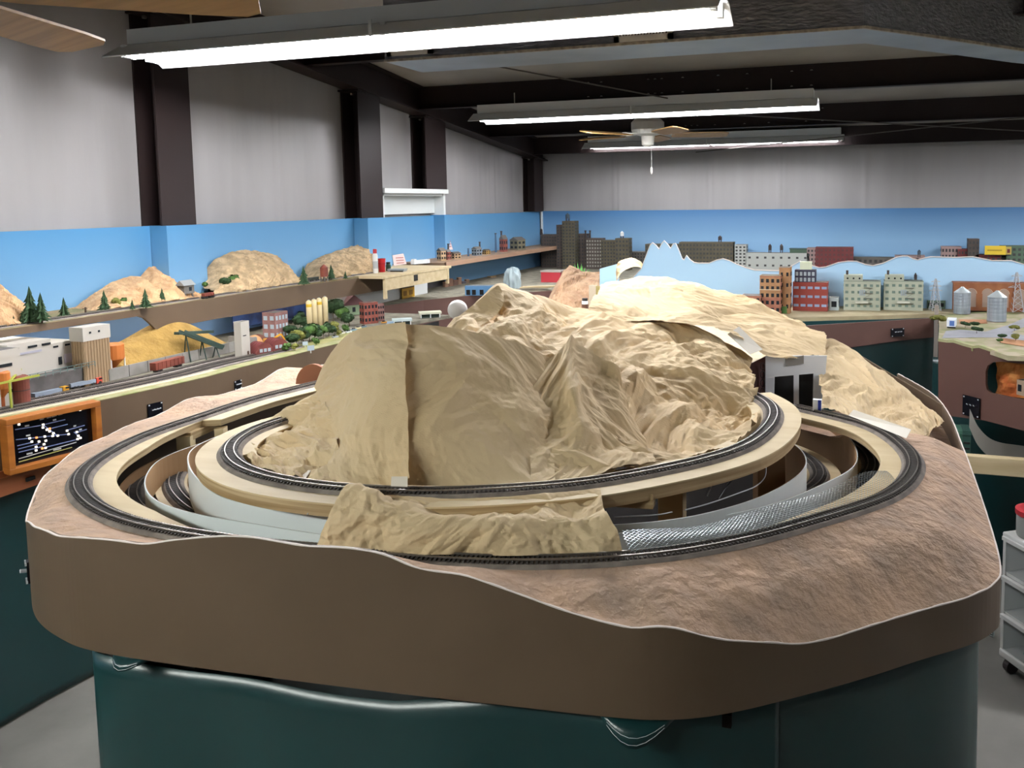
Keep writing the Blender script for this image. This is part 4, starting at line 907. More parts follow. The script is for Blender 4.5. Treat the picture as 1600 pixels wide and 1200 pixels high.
# shelf track
tk = np.array([at(x, y, 'Z', ZS+.004) for x, y in ((-60, 518), (0, 509), (100, 495), (200, 481), (300, 466), (400, 451), (500, 437), (590, 425))]); tk[:, 0] = -3.13
build_track('shelf_track', smooth(resample(tk, .02), 3), 'narrow model track along the front edge of the upper shelf', cork=.02)
# items on the plywood shelf
def bottle(x, y, w, h, label, capm, bodym, z=ZS):
    p, k_ = place(x, y, z); t = thing('spray_can', label, 'bottle', tuple(p)); r_ = w*k_/2; H = h*k_
    MB().lathe([(r_*.9, 0), (r_, H*.03), (r_, H*.74), (r_*.8, H*.8), (r_*.6, H*.82)], n=18).build('body', bodym, t, smooth=True)
    MB().lathe([(r_*.75, H*.82), (r_*.75, H*.97), (r_*.6, H)], n=18).build('cap', capm, t); MB().lathe([(r_*1.01, H*.2), (r_*1.01, H*.5)], n=18).build('label_band', mat('label_silver', 'a9adb0', .4), t)
    return t
bottle(587, 427, 8, 38, 'tall white bottle with a red cap at the end of the upper shelf', mat('cap_red', 'b03038', .4), mat('bottle_white', 'd8d8d4', .4))
p, k_ = place(597, 425, ZS); t = thing('plastic_cup', 'red plastic cup on the plywood shelf', 'cup', tuple(p)); MB().lathe([(4.5*k_, 0), (6*k_, 20*k_), (6.4*k_, 21*k_), (5.6*k_, 20*k_), (5.4*k_, 19.5*k_)], n=20).build('cup', mat('cup_red_plastic', 'b81d28', .35), t, smooth=True); MB().lathe([(5.9*k_, 13*k_), (5.8*k_, 14*k_)], n=20).build('ring', mat('cup_ring', '8c1219', .4), t)
p, k_ = place(607, 423, ZS); t = thing('paint_jar', 'small dark green jar beside the red cup', 'jar', tuple(p)); MB().lathe([(4*k_, 0), (4*k_, 9*k_), (3*k_, 11*k_)], n=14).build('glass', mat('jar_green', '24402c', .3), t); MB().lathe([(3.2*k_, 11*k_), (3.2*k_, 13.5*k_)], n=14).build('lid', M_dark, t)
p, k_ = place(621, 424, ZS); t = thing('airbrush_tray', 'flat grey tray with a dark base in front of the papers', 'tray', tuple(p), R(8)); MB().box((0, 0, 2*k_), (26*k_, 12*k_, 4*k_), taper=1.1).build('tray', mat('tray_grey', '8d979a', .35), t); MB().box((2*k_, -4*k_, .8*k_), (20*k_, 10*k_, 1.6*k_)).build('base', M_dark, t)
M_card = mat('card_pink', 'd9c4bf', .6)
for x, y, w, h, lean, lab in ((644, 415, 22, 18, .2, 'printed kit card leaning on the recess wall'), (646, 402, 15, 16, -.15, 'upper printed kit card tilted on top of the other')):
    p, k_ = place(x, y, ZS); p[0] = -3.3 if h == 18 else -3.36; k_ = mpp(p); zz = ZS if h == 18 else ZS+.07
    t = thing('kit_card', lab, 'card', (p[0], p[1], zz), R(60)); MB().prism([(-w*k_/2, 0, 0), (w*k_/2, 0, lean*8*k_), (w*k_/2-3*k_, 4*k_, h*k_), (-w*k_/2, 4*k_, h*k_*.9)], (0, 0, 0), (0, .004, 0)).build('card', M_card, t)
    for q in range(3): MB().box((0, -.001+1*q*k_, (4+4*q)*k_), (w*.6*k_, .001, 1.2*k_)).build('print', mat('print_red', 'b0706a', .6), t)
p, k_ = place(657, 413, ZS); t = thing('white_car', 'small white model locomotive lying on the plywood shelf', 'model railcar', tuple(p), R(75)); bevel(MB().box((0, 0, 4*k_), (34*k_, 8*k_, 6*k_)).build('body', mat('white_plastic', 'e2e4e2', .35), t), .002)
for s in (-1, 1): MB().box((s*11*k_, 0, 1*k_), (7*k_, 6*k_, 2*k_)).build('truck', M_dark, t)
MB().box((-14*k_, 0, 7.5*k_), (5*k_, 7*k_, 3*k_)).build('cab', mat('white_plastic', 'e2e4e2', .35), t)
# little structures on the far thin shelf
M_tan = mat('tan_wall', 'b59a78', .8, 'a38763', 14, 3); M_brick = mat('red_brick', '8a4a3c', .8, '73392e', 30, 3); M_olive = mat('olive_wall', '6d6750', .8, '5d5844', 14, 3); M_chim = mat('chimney_dark', '3c3432', .8)
for i, (x, y, w, h, m, lab) in enumerate(((690, 409, 10, 20, M_tan, 'tall narrow tan house at the left end of the far thin shelf'), (700, 408, 7, 16, M_brick, 'dark brick hut second from the left on the far thin shelf'), (711, 405, 13, 11, M_tan, 'low pale house with a pitched roof on the far thin shelf'), (745, 401, 11, 14, mat('tank_grey', '7f868a', .6), 'grey round tank shed in the middle of the far thin shelf'), (760, 399, 9, 8, mat('ochre_wall', 'a48145', .8), 'low ochre shed on the far thin shelf'), (787, 394, 9, 26, M_brick, 'tall dark brick tower house on the far thin shelf'), (809, 392, 17, 20, M_olive, 'olive mill building at the right end of the far thin shelf'))):
    p = at(x, y, 'X', -3.25); k_ = mpp(p); p[2] = ZS
    t = building('shelf_house', lab, tuple(p), w*k_, w*k_, h*k_*.75, m, R(70), 2, 2, parapet=0, side_cols=2)
    w2 = w*k_*.56; H_ = h*k_; rb = MB().add([(-w2, -w2, H_*.75), (w2, -w2, H_*.75), (w2, w2, H_*.75), (-w2, w2, H_*.75), (-w2, 0, H_), (w2, 0, H_)], [(0, 1, 5, 4), (2, 3, 4, 5), (0, 4, 3), (1, 2, 5), (3, 2, 1, 0)]); rb.build('gable_roof', mat('roof_grey', '5a5753', .8), t)
for x, y, h, lab in ((701, 408, 24, 'thin black chimney beside the dark brick hut'), (732, 404, 12, 'short blue chimney pipe on the far thin shelf'), (750, 401, 20, 'thin chimney beside the grey tank shed'), (775, 397, 30, 'slim blue chimney left of the brick tower house'), (784, 396, 32, 'tallest dark chimney on the far thin shelf')):
    p = at(x, y, 'X', -3.28); k_ = mpp(p); p[2] = ZS; t = thing('chimney', lab, 'model chimney', tuple(p)); MB().lathe([(1.7*k_, 0), (1.2*k_, h*k_)], n=10).build('stack', M_chim if 'blue' not in lab else mat('pipe_blue', '35506a', .7), t); MB().lathe([(1.8*k_, h*k_*.95), (1.8*k_, h*k_)], n=10).build('cap', M_chim, t)
# ================================================================== lower bench along the left wall
ZBN = 1.05
edge_px = [(-160, 690), (0, 657), (148, 627), (240, 607), (320, 589), (380, 572), (450, 556), (500, 543), (546, 532), (600, 514), (640, 503)]
EDGE = smooth(resample(np.array([at(x, y, 'Z', ZBN) for x, y in edge_px]), .03), 4)
lb = thing('lower_bench', 'lower bench with brown fascia and yard ground along the left wall', 'bench', (-2.8, 3, ZBN)); o0 = np.array((-2.8, 3, ZBN))
M_yard = mat('yard_ground', '8d8878', .95, '6f6a5c', 14, 6, bump=.4, bscale=40)
dk = [(WX+.06, EDGE[0][1])]+[(p[0], p[1]) for p in EDGE]+[(-2.55, 4.75), (WX+.06, 4.75)]
fixn(MB().prism([(x-o0[0], y-o0[1], -.002) for x, y in dk], (0, 0, -.02), (0, 0, 0)).build('deck', M_yard, lb))
MB().sweep([(p[0]-o0[0], p[1]-o0[1], 0) for p in EDGE], [(-.012, .0), (0, .0), (0, -.17), (-.012, -.17)]).build('fascia', M_fascia, lb)
MB().sweep([(p[0]-o0[0], p[1]-o0[1], .001) for p in EDGE], [(-.013, .002), (.05, .003), (.05, -.001), (-.013, -.001)]).build('edge_strip', mat('grass_strip', '9a9272', .95, '7f8452', 18, 5), lb)
panel('low_backdrop', 'light blue backdrop behind the buildings of the lower bench', -1.0, 5.0, 1.05, 1.285, WX+.085, M_skylow, .01)
o = MB().box((WX+.19, 4.25, 1.18), (.005, 1.1, .19)).build('photo_backdrop', mat('backdrop_print', '3a5690', .5, '20305c', 9, 5, contrast=(.42, .58))); tag(o, 'dark blue printed industrial backdrop behind the conveyor', 'backdrop')
# curtain and lower frame of the bench
cpath = np.array([(-2.79, -1.0, 0), (-2.785, 2.0, 0), (-2.76, 2.8, 0), (-2.70, 3.5, 0), (-2.62, 4.4, 0), (-2.6, 5.2, 0)])
curtain(smooth(resample(cpath, .03), 3), lambda u: .80, .01, 'dark green curtain hanging below the lower bench along the left aisle', 9, .012, 20)
wd = thing('wooden_chest', 'unfinished reddish wood drawer front under the bench at the far left', 'drawer', tuple(at(20, 755, 'X', -2.74)))
g = at(20, 757, 'X', -2.74); w2 = at(62, 748, 'X', -2.74)[1]-at(-60, 770, 'X', -2.74)[1]; MB().box((0, 0, 0), (.02, w2, 28*mpp(g))).build('front', mat('raw_wood_red', 'a8653c', .6, '8d4f2c', 5, 4, stretch=(1, .3, 4)), wd); MB().box((.012, w2*.2, 0), (.01, .03, .012)).build('pull', M_dark, wd); MB().box((-.02, .1, .04), (.04, w2+.3, .02)).build('rail', mat('raw_wood_red', 'a8653c'), wd)
ob = MB().box((-2.95, 2.6, .86), (.02, 5.5, .12)).build('bench_rail', M_dark); tag(ob, 'rail under the lower bench, coloured near black for the shade there', 'rail')  # its near-black colour stands in for the shade below the fascia
# control panel with wooden frame
def edge_at(px): return EDGE[int(np.argmin([abs(proj((p[0], p[1], ZBN-.05))[0]-px) for p in EDGE]))]
E0, E1 = edge_at(2), edge_at(155); ang = math.atan2(E1[1]-E0[1], E1[0]-E0[0]); pn_ = np.array([math.sin(ang), -math.cos(ang), 0]); pl0 = E0+pn_*.034; cu_ = np.array([math.cos(ang), math.sin(ang), 0])
def pz(zx, zy):
    d_ = ray(zx/8.889, 610+zy/8.889); q = CAM_O+d_*(((pl0-CAM_O) @ pn_)/(d_ @ pn_)); return np.array([(q-pl0) @ cu_, q[2]])
uL, uR = pz(90, 700)[0], pz(1312, 400)[0]; zT = (pz(90, 440)[1]+pz(1300, 165)[1])/2; zB_ = pz(150, 1110)[1]
cp = thing('control_panel', 'black track diagram panel in an orange wooden frame on the left fascia', 'control panel', tuple(pl0), ang); cz = pl0[2]
M_frame = mat('orange_wood', 'b5702c', .45, '9c5a20', 5, 4, stretch=(1, .4, 4))
uc_, zc_ = (uL+uR)/2, (zT+zB_)/2-cz; Wu, Hz = uR-uL, zT-zB_
for c_, d_ in (((uc_, -.004, zT-cz), (Wu+.02, .05, .02)), ((uc_, -.004, zB_-cz), (Wu+.02, .05, .02)), ((uL, -.004, zc_), (.02, .05, Hz-.02)), ((uR, -.004, zc_), (.02, .05, Hz-.02))):
    bevel(MB().box(c_, d_).build('frame_side', M_frame, cp), .002)
scr = MB().box((uc_, .004, zc_), (Wu-.01, .006, Hz-.01)).build('panel_face', mat('panel_black', '0b0d16', .25), cp)
def uv(zx, zy):
    q = pz(zx, zy); return np.array([min(max(q[0], uL+.014), uR-.014), -.0002, min(max(q[1], zB_+.014), zT-.014)-cz])
M_lblue = mat('panel_line_blue', '8796c8', .5); M_lwhite = mat('panel_print_white', 'd5d8d8', .5); M_lyel = mat('panel_line_yellow', 'c9c878', .5); M_led = mat('led_white', 'fff3e0', .4, emit=2.0); M_ledr = mat('led_orange', 'ff9a5a', .4, emit=1.5)
for a, b_, m in (((210, 545), (570, 485), M_lblue), ((630, 470), (905, 405), M_lblue), ((720, 525), (940, 470), M_lblue), ((220, 685), (930, 610), M_lblue), ((940, 550), (1175, 485), M_lblue), ((1080, 580), (1205, 540), M_lblue), ((240, 770), (430, 725), M_lblue), ((250, 815), (540, 740), M_lblue), ((260, 860), (590, 780), M_lblue), ((630, 790), (1060, 685), M_lblue), ((600, 480), (800, 630), M_lblue), ((1030, 580), (1120, 660), M_lblue), ((260, 950), (1060, 720), M_lwhite), ((260, 995), (1000, 790), M_lyel)):
    MB().bar(uv(*a), uv(*b_), .0028, .0014, up=(0, 1, 0)).build('track_line', m, scr)
for a, b_ in (((550, 405), (610, 390)), ((650, 380), (710, 365)), ((720, 365), (785, 345)), ((810, 340), (865, 325)), ((345, 497), (405, 485)), ((360, 632), (420, 620)), ((735, 415), (780, 405)), ((1020, 497), (1055, 490)), ((1100, 547), (1135, 538)), ((370, 885), (450, 868)), ((740, 830), (850, 805))):
    MB().bar(uv(*a), uv(*b_), .005, .0014, up=(0, 1, 0)).build('lettering', M_lwhite, scr)
for i, q in enumerate(((262, 472), (598, 475), (595, 515), (690, 530), (650, 545), (688, 567), (740, 595), (800, 628), (410, 665), (505, 655), (620, 640), (730, 632), (440, 712), (540, 710), (635, 698), (610, 748), (500, 785), (630, 797), (500, 832), (585, 805), (930, 560), (950, 607), (1065, 577), (1085, 630), (1075, 675), (1115, 660), (1110, 268))):
    c_ = uv(*q); MB().box(tuple(c_+np.array([0, -.001, 0])), (.006, .004, .006)).build('led', M_ledr if i in (3, 9, 19) else M_led, scr)
# small black switch plates on fascias
def switch_plate(p, size, label, nrm='X', rz=0.0):
    t = thing('switch_plate', label, 'switch plate', tuple(p), rz); w_, h_ = size
    MB().box((0, 0, 0), (w_, .004, h_)).build('plate', mat('panel_black', '0b0d16', .25), t)
    for sx in (-1, 1):
        for sz in (-1, 1): MB().box((sx*w_*.42, -.003, sz*h_*.42), (.005, .003, .005)).build('screw', M_wire, t)
    for k in range(3): MB().tube([(w_*(-.2+.2*k), -.002, h_*.05), (w_*(-.2+.2*k)+.003, -.012, h_*.12)], .0022, 6).build('toggle', M_wire, t)
    return t
for x, y, w_, h_, lab in ((243, 641, 20, 24, 'black toggle switch plate on the left fascia nearest the track diagram'), (368, 601, 12, 14, 'small toggle switch plate farther along the left fascia')):
    i = int(np.argmin([abs(proj((p[0], p[1], ZBN-.06))[0]-x) for p in EDGE])); e = EDGE[i]; dd = EDGE[min(i+3, len(EDGE)-1)]-EDGE[max(i-3, 0)]; rz = math.atan2(dd[1], dd[0]); g = at(x, y, 'Y', e[1]); g = np.array([e[0], e[1], g[2]])
    nn = np.array([math.sin(rz), -math.cos(rz), 0]); g = g+nn*.015; switch_plate(g, (w_*mpp(g)*1.25, h_*mpp(g)), lab, rz=rz)
i = int(np.argmin([abs(p[0]+1.47)+(p[1] > 1.4)*9 for p in FC])); e = FC[i]; dd = FC[i+3]-FC[i-3]; rz = math.atan2(dd[1], dd[0]); nn = np.array([math.sin(rz), -math.cos(rz), 0]); switch_plate(np.array([e[0], e[1], 1.085])+nn*.008, (.02, .04), 'small switch plate on the left corner of the peninsula fascia', rz=rz)
# yard tracks
for k, (off, lab) in enumerate(((.10, 'yard track nearest the fascia edge of the lower bench'), (.15, 'yard track second from the fascia edge of the lower bench'), (.22, 'yard track beside the sand wall on the lower bench'))):
    C = offset(EDGE[4:int(len(EDGE)*.66)], off); C[:, 2] = ZBN+.006; build_track('yard_track', C, lab)
o = MB().sweep(offset(EDGE[:40], .035), [(0, .006), (.03, .006), (.03, 0), (0, 0)]).build('concrete_kerb', mat('cream_concrete', 'c4b999', .8)); tag(o, 'cream concrete kerb along the bench edge', 'kerb')
# ---- buildings on the lower bench (front faces look into the aisle, +X)
FX = R(90)
M_cream = mat('cream_wall', 'bfb9af', .6); M_beige = mat('silo_beige', 'a48a6c', .7, '977e60', 10, 2, stretch=(1, 1, .05)); M_orange = mat('hopper_orange', 'b8692a', .55); M_teal = mat('roof_teal', '2f4a4a', .6)
p, k_ = place(62, 605, ZBN); p[0] = -3.05; k_ = mpp(p); p[1] = at(62, 600, 'X', -3.05)[1]; p[2] = ZBN
t = thing('cement_plant', 'white cement plant building with dark slit windows under the shelf', 'model building', tuple(p), FX)
H_ = 1.255-ZBN
MB().box((-.06, .06, H_*.68), (.17, .20, H_*.62)).build('main_block', M_cream, t); MB().box((.085, .06, H_*.62), (.12, .16, H_*.5)).build('side_block', M_cream, t); MB().box((-.02, -.02, H_*.18), (.3, .14, H_*.36)).build('plinth', mat('plant_grey', '5f5a58', .8, '4a4644', 20, 4), t)
for x_, z_ in ((-.12, .9), (-.05, .9), (0.005, .9)): MB().box((x_, -.042, H_*z_), (.035, .003, .008)).build('slit_window', M_win, t)
for x_ in (.06, .11): MB().box((x_, -.021, H_*.80), (.02, .003, .007)).build('slit_window', M_win, t)
MB().box((.075, -.0215, H_*.52), (.014, .003, .03)).build('door', M_win, t); MB().box((.115, -.0215, H_*.54), (.045, .002, .035)).build('notice', mat('notice_lilac', 'cfc4cf', .6), t); MB().box((-.06, -.0415, H_*.8), (.09, .002, .008)).build('name_stripe', mat('stripe_grey', 'a9a8b4', .6), t)
for k in range(5): MB().box((-.09+.05*k, -.075, H_*.12), (.02, .02, .045)).build('machinery', mat('plant_grey2', '7a7674', .6), t)
rl = MB(); [rl.bar((-.15+.03*k, -.11, H_*.36), (-.15+.03*k, -.11, H_*.46), .002) for k in range(11)]; rl.bar((-.15, -.11, H_*.46), (.15, -.11, H_*.46), .002); rl.bar((-.15, -.11, H_*.41), (.15, -.11, H_*.41), .002); stuff(rl.build('railing', mat('rail_green', '5f7470', .6), t))
p = at(5, 600, 'X', -2.98); p[2] = ZBN; t = building('white_shed', 'white block building with slit windows cut off by the left edge', (p[0], p[1]-.04, ZBN), .13, .12, .2, M_cream, FX, 2, 1, wfrac=(.5, .12))
# orange hoppers
def hopper(p, r_, H, label):
    t = thing('storage_hopper', label, 'model silo', tuple(p))
    MB().lathe([(r_*.25, H*.3), (r_, H*.55), (r_, H*.97), (r_*.9, H)], n=18).build('bin', M_orange, t); MB().lathe([(r_*.25, 0), (r_*.25, H*.3)], n=12).build('spout', mat('hopper_rust', '9a4f22', .6), t)
    for a in range(4): MB().bar((r_*.95*math.cos(a*1.57+.7), r_*.95*math.sin(a*1.57+.7), 0), (r_*.95*math.cos(a*1.57+.7), r_*.95*math.sin(a*1.57+.7), H*.58), r_*.1).build('leg', M_white, t)
    return t
p = at(4, 625, 'X', -2.92); hopper((p[0], p[1], ZBN), .028, .13, 'orange hopper with a cone bottom at the left edge of the lower bench')
p = at(178, 591, 'X', -3.0); hopper((p[0], p[1], ZBN), .045, .14, 'orange hopper with white legs behind the beige silo tower')
p = at(33, 624, 'X', -2.92); t = thing('red_tank', 'dark red cylindrical tank in front of the white cement plant', 'model tank', (p[0], p[1], ZBN)); MB().lathe([(.029, 0), (.029, .098), (.02, .104)], n=20).build('shell', M_rust, t); MB().lathe([(.0295, .05), (.0295, .053)], n=20).build('band', M_chim, t)
p = at(17, 626, 'X', -2.87); t = thing('pipe_gantry', 'yellow green pipe gantry beside the dark red tank', 'gantry', (p[0], p[1], ZBN)); M_lime = mat('lime_paint', '9aa03a', .6)
MB().bar((0, 0, 0), (0, 0, .10), .006).build('post', M_lime, t); MB().bar((0, -.08, .1), (0, .11, .1), .007).build('beam', M_lime, t); MB().bar((0, .0, .1), (-.1, .12, .115), .006).build('brace', M_lime, t)
# beige silo tower
p = at(146, 600, 'X', -2.98); k_ = mpp(p); p[2] = ZBN; t = thing('silo_tower', 'tall beige concrete silo tower with a white head house', 'model silo', tuple(p), FX)
MB().box((0, 0, .089), (.118, .064, .178)).build('shaft', M_beige, t)
for k in range(9): MB().tube([(-.052+.013*k, -.0315, 0), (-.052+.013*k, -.0315, .178)], .0035, 6).build('rib', M_beige, t)
for k in range(5): MB().tube([(-.0585, -.026+.013*k, 0), (-.0585, -.026+.013*k, .178)], .0035, 6).build('rib', M_beige, t)
MB().box((0, 0, .205), (.125, .07, .055)).build('head_house', M_cream, t)
for x_ in (-.03, .01): MB().box((x_, -.036, .21), (.008, .002, .008)).build('window', M_win, t)
p = at(105, 580, 'X', -3.2); t = building('teal_shed', 'dark teal roofed shed behind the silo tower', (p[0], p[1], ZBN), .2, .12, .14, mat('shed_blue', '3c5878', .7), FX, 1, 4, roofm=M_teal)
# sand pile behind retaining wall
p = at(245, 562, 'X', -3.12); t = thing('sand_pile', 'long pile of yellow sand behind a grey retaining wall', 'sand pile', (p[0], p[1], ZBN)); P = []
for i in range(61):
    s = -.34+.72*i/60; row = []
    for j in range(21):
        v = -.16+.32*j/20; hh = .125*max(0, 1-abs(s/.38)**2.4)*max(0, 1-(v/.16)**2)*(1+.22*math.sin(s*11+.5)); row.append((v, s, hh+.03*max(0, 1-abs(s/.38)**6)*max(0, 1-(v/.16)**4)))
    P.append(row)
MB().grid(P).build('sand', mat('yellow_sand', 'a08042', .95, '8a6c34', 20, 6, bump=.5, bscale=60), t, smooth=True)
for k in range(9): MB().box((.172, -.36+.095*k, .024), (.008, .092, .048)).build('wall_slab', mat('grey_slab', '8e8a84', .85, '7b7771', 15, 4), t)
for sy in (-.405, .45): MB().box((.09, sy, .022), (.17, .008, .045)).build('wall_slab', mat('grey_slab', '8e8a84'), t)
p = at(262, 572, 'X', -2.88); railcar((p[0], p[1], ZBN+.006), .17, R(95), M_rust, 'rust red hopper car parked beside the sand wall')
# conveyor on trestle
a_ = at(284, 520, 'X', -2.96); b_ = at(346, 544, 'X', -2.90); t = thing('conveyor', 'dark green inclined conveyor on trestles over the sand pile', 'conveyor', (b_[0], b_[1], ZBN)); q0 = np.array((b_[0], b_[1], ZBN)); M_gsteel = mat('green_steel', '2c3f38', .6)
A_, B_ = a_-q0, b_-q0
MB().bar(tuple(A_), tuple(B_), .03, .012).build('belt', M_gsteel, t)
for s in (-1, 1): MB().bar(tuple(A_+np.array([s*.016, 0, .008])), tuple(B_+np.array([s*.016, 0, .008])), .003, .012).build('side_rail', M_gsteel, t)
A2 = at(276, 521, 'X', -2.96)-q0; B2 = at(330, 518, 'X', -2.96)-q0; MB().bar(tuple(A2), tuple(B2), .03, .012).build('upper_belt', M_gsteel, t)
for f in (.1, .5, .85):
    m_ = A_*(1-f)+B_*f
    for s in (-1, 1): MB().bar((m_[0]+s*.02, m_[1], 0), (m_[0], m_[1], m_[2]), .004).build('trestle_leg', M_gsteel, t)
# white tower, quonset huts and excavator
p = at(380, 563, 'X', -2.80); k_ = mpp(p); t = building('white_tower', 'plain white tower building at the edge of the lower bench', (p[0], p[1], ZBN), .055, .04, 55*k_, M_cream, FX, 0, 0, parapet=.003, door=.2); MB().box((-.006, -.0205, 34*k_), (.02, .002, .004)).build('slit_window', M_win, t)
for x, y, lab in ((407, 560, 'left of the two dark red quonset huts'), (431, 553, 'right of the two dark red quonset huts')):
    p = at(x, y, 'X', -2.77); k_ = mpp(p); t = thing('quonset_hut', lab, 'model building', (p[0], p[1], ZBN), R(70)); r_ = 15*k_; P = []
    for a in np.linspace(0, math.pi, 15): P.append([(r_*math.cos(a), -.045, r_*1.25*math.sin(a)), (r_*math.cos(a), .045, r_*1.25*math.sin(a))])
    MB().grid(P).build('shell', mat('hut_red', '5e2a28', .5), t, smooth=True); MB().add([P[i][0] for i in range(15)], [tuple(range(15))]).build('front_wall', mat('hut_front', '6b332e', .6), t)
    for k in (-1, 0, 1): MB().box((k*r_*.45, -.046, r_*.5), (r_*.3, .002, r_*.35)).build('window', M_winl, t)
    for k in range(5): MB().tube([(r_*1.02*math.cos(a), -.04+.02*k, r_*1.27*math.sin(a)) for a in np.linspace(0, math.pi, 11)], .0015, 5).build('rib', mat('hut_red', '5e2a28'), t)
p = at(421, 541, 'X', -2.9); t = thing('excavator', 'small yellow excavator behind the red huts', 'model excavator', (p[0], p[1], ZBN), R(60)); M_yel = mat('machine_yellow', 'd69a2a', .5)
MB().box((0, 0, .024), (.05, .03, .02)).build('cab', M_yel, t); MB().bar((.02, 0, .03), (.06, 0, .05), .008).build('boom', M_yel, t); MB().bar((.06, 0, .05), (.08, 0, .018), .006).build('arm', M_yel, t)
for s in (-1, 1): MB().box((0, s*.014, .007), (.05, .009, .014)).build('track', M_dark, t)
for x, y, m, lab in ((404, 541, mat('mound_brown', '5a3527', .9), 'dark brown earth mound left of the excavator'), (398, 548, mat('mound_tan', 'b98b5e', .9), 'orange tan earth mound by the white tower'), (440, 532, mat('mound_dark', '4c2c22', .9), 'dark earth mound right of the excavator')):
    p = at(x, y, 'X', -3.0); b = MB(); b.lathe([(.05, 0), (.045, .015), (.03, .035), (.012, .045), (.003, .047)], (0, 0, 0), 14); o = b.build('earth_mound', m, smooth=True); o.location = (p[0], p[1], ZBN); tag(o, lab, 'mound')
# trucks on the near road
for x, y, m, cabm, lab in ((78, 619, mat('trailer_grey', '8b96a4', .5), M_yel, 'grey trailer with a yellow cab nearest the track diagram'), (132, 604, mat('trailer_grey', '8b96a4', .5), mat('cab_red', 'c2412e', .5), 'grey trailer with a red cab below the silo tower')):
    p = at(x, y, 'Z', ZBN); t = thing('toy_truck', lab, 'model truck', (p[0], p[1], ZBN), R(83)); MB().box((-.01, 0, .016), (.10, .024, .014)).build('trailer', m, t); MB().box((.055, 0, .015), (.022, .022, .022)).build('cab', cabm, t); MB().box((.060, 0, .021), (.014, .0225, .007)).build('windscreen', M_win, t)
    for wx in (-.045, -.032, .03, .058): MB().tube([(wx, -.012, .006), (wx, .012, .006)], .006, 10).build('wheels', M_dark, t)
# brick building and cream silos, town
p = at(431, 520, 'X', -3.0); k_ = mpp(p); building('brick_store', 'pinkish brick store with white front left of the cream silos', (p[0], p[1], ZBN), .10, .08, 42*k_, mat('pink_brick', '8d6660', .8, '7a5650', 25, 3), FX, 3, 4, win=M_winl)
for i, x in enumerate((484, 492, 500, 509)):
    p = at(x, 512-i*2, 'X', -3.02); k_ = mpp(p); H_ = 47*k_; t = thing('grain_silo', 'cream cylindrical silo, %s from the left in the row of four' % ('first', 'second', 'third', 'fourth')[i], 'model silo', (p[0], p[1], ZBN), group='row of four cream silos')
    MB().lathe([(4.3*k_, 0), (4.3*k_, H_*.95), (2*k_, H_)], n=16).build('shell', mat('silo_cream', 'd9c79a', .6), t, smooth=True); MB().lathe([(1.2*k_, H_*.98), (1.2*k_, H_*1.02)], n=8).build('vent', M_winl, t)
    if i in (0, 2): MB().lathe([(4.4*k_, H_*.78), (4.4*k_, H_*.88)], n=16).build('yellow_band', mat('band_yellow', 'cfa92c', .6), t)
TREES = [(455, 545, 26, 'd', 'dark tree behind the right red hut'), (463, 540, 28, 'y', 'olive yellow tree standing in the dark clump left of the cream silos'), (452, 530, 24, 'd', 'dark tree in front of the pink brick store'), (474, 536, 30, 'd', 'tall dark tree at the front of the grove by the notice board'), (484, 534, 30, 'g', 'broad green tree in front of the first cream silo'), (492, 532, 26, 'd', 'dark tree in front of the second cream silo'), (506, 530, 22, 'g', 'green tree in front of the fourth cream silo'), (514, 526, 24, 'd', 'dark tree just right of the cream silos'), (523, 522, 22, 'y', 'olive tree at the right end of the front grove'), (470, 516, 30, 'd', 'dark tree rising left of the first cream silo'), (521, 502, 36, 'd', 'tallest dark tree right behind the fourth cream silo'), (528, 498, 32, 'g', 'tall green tree behind the right side of the silos'), (538, 505, 26, 'g', 'green tree in front of the purple roofed house'), (546, 510, 24, 'd', 'dark tree left of the red brick block'), (535, 490, 20, 'd', 'small dark tree left of the purple roof'), (447, 550, 16, 'g', 'little green bush beside the right red hut'), (461, 549, 14, 'y', 'little olive bush on the bench edge'), (540, 520, 14, 'g', 'little green bush by the parked cars'), (530, 526, 12, 'y', 'smallest olive bush at the street corner'), (494, 540, 14, 'g', 'little green bush below the second cream silo')]
for i, (x, y, h, kd, lab) in enumerate(TREES):
    p, k_ = place(x, y, ZBN); leafy(p, h*k_, lab, kd, i, 'trees around the cream silos', 1.15)
for x, y, w, h, m, lab in ((577, 508, 26, 32, M_brick, 'red brick block with dark windows in the far town'), (592, 500, 16, 26, mat('pink_brick', '8d6660'), 'pink brick block behind the red one in the far town')):
    p = at(x, y, 'X', -2.85); k_ = mpp(p); building('town_block', lab, (p[0], p[1], ZBN), w*k_*.9, w*k_*.6, h*k_, m, R(60), 3, 4)
p = at(548, 498, 'X', -3.2); t = thing('farm_house', 'green house with a purple gabled roof behind the grove', 'model building', (p[0], p[1], ZBN), R(60)); MB().box((0, 0, .035), (.14, .1, .07)).build('walls', mat('house_green', '8fa583', .7), t); MB().add([(-.08, -.06, .065), (.08, -.06, .065), (.08, .06, .065), (-.08, .06, .065), (0, -.06, .13), (0, .06, .13)], [(0, 1, 4), (3, 2, 5), (0, 4, 5, 3), (1, 2, 5, 4), (3, 2, 1, 0)]).build('roof', mat('roof_purple', '6a4a4c', .8), t); MB().box((0, -.051, .035), (.02, .003, .03)).build('window', M_win, t)
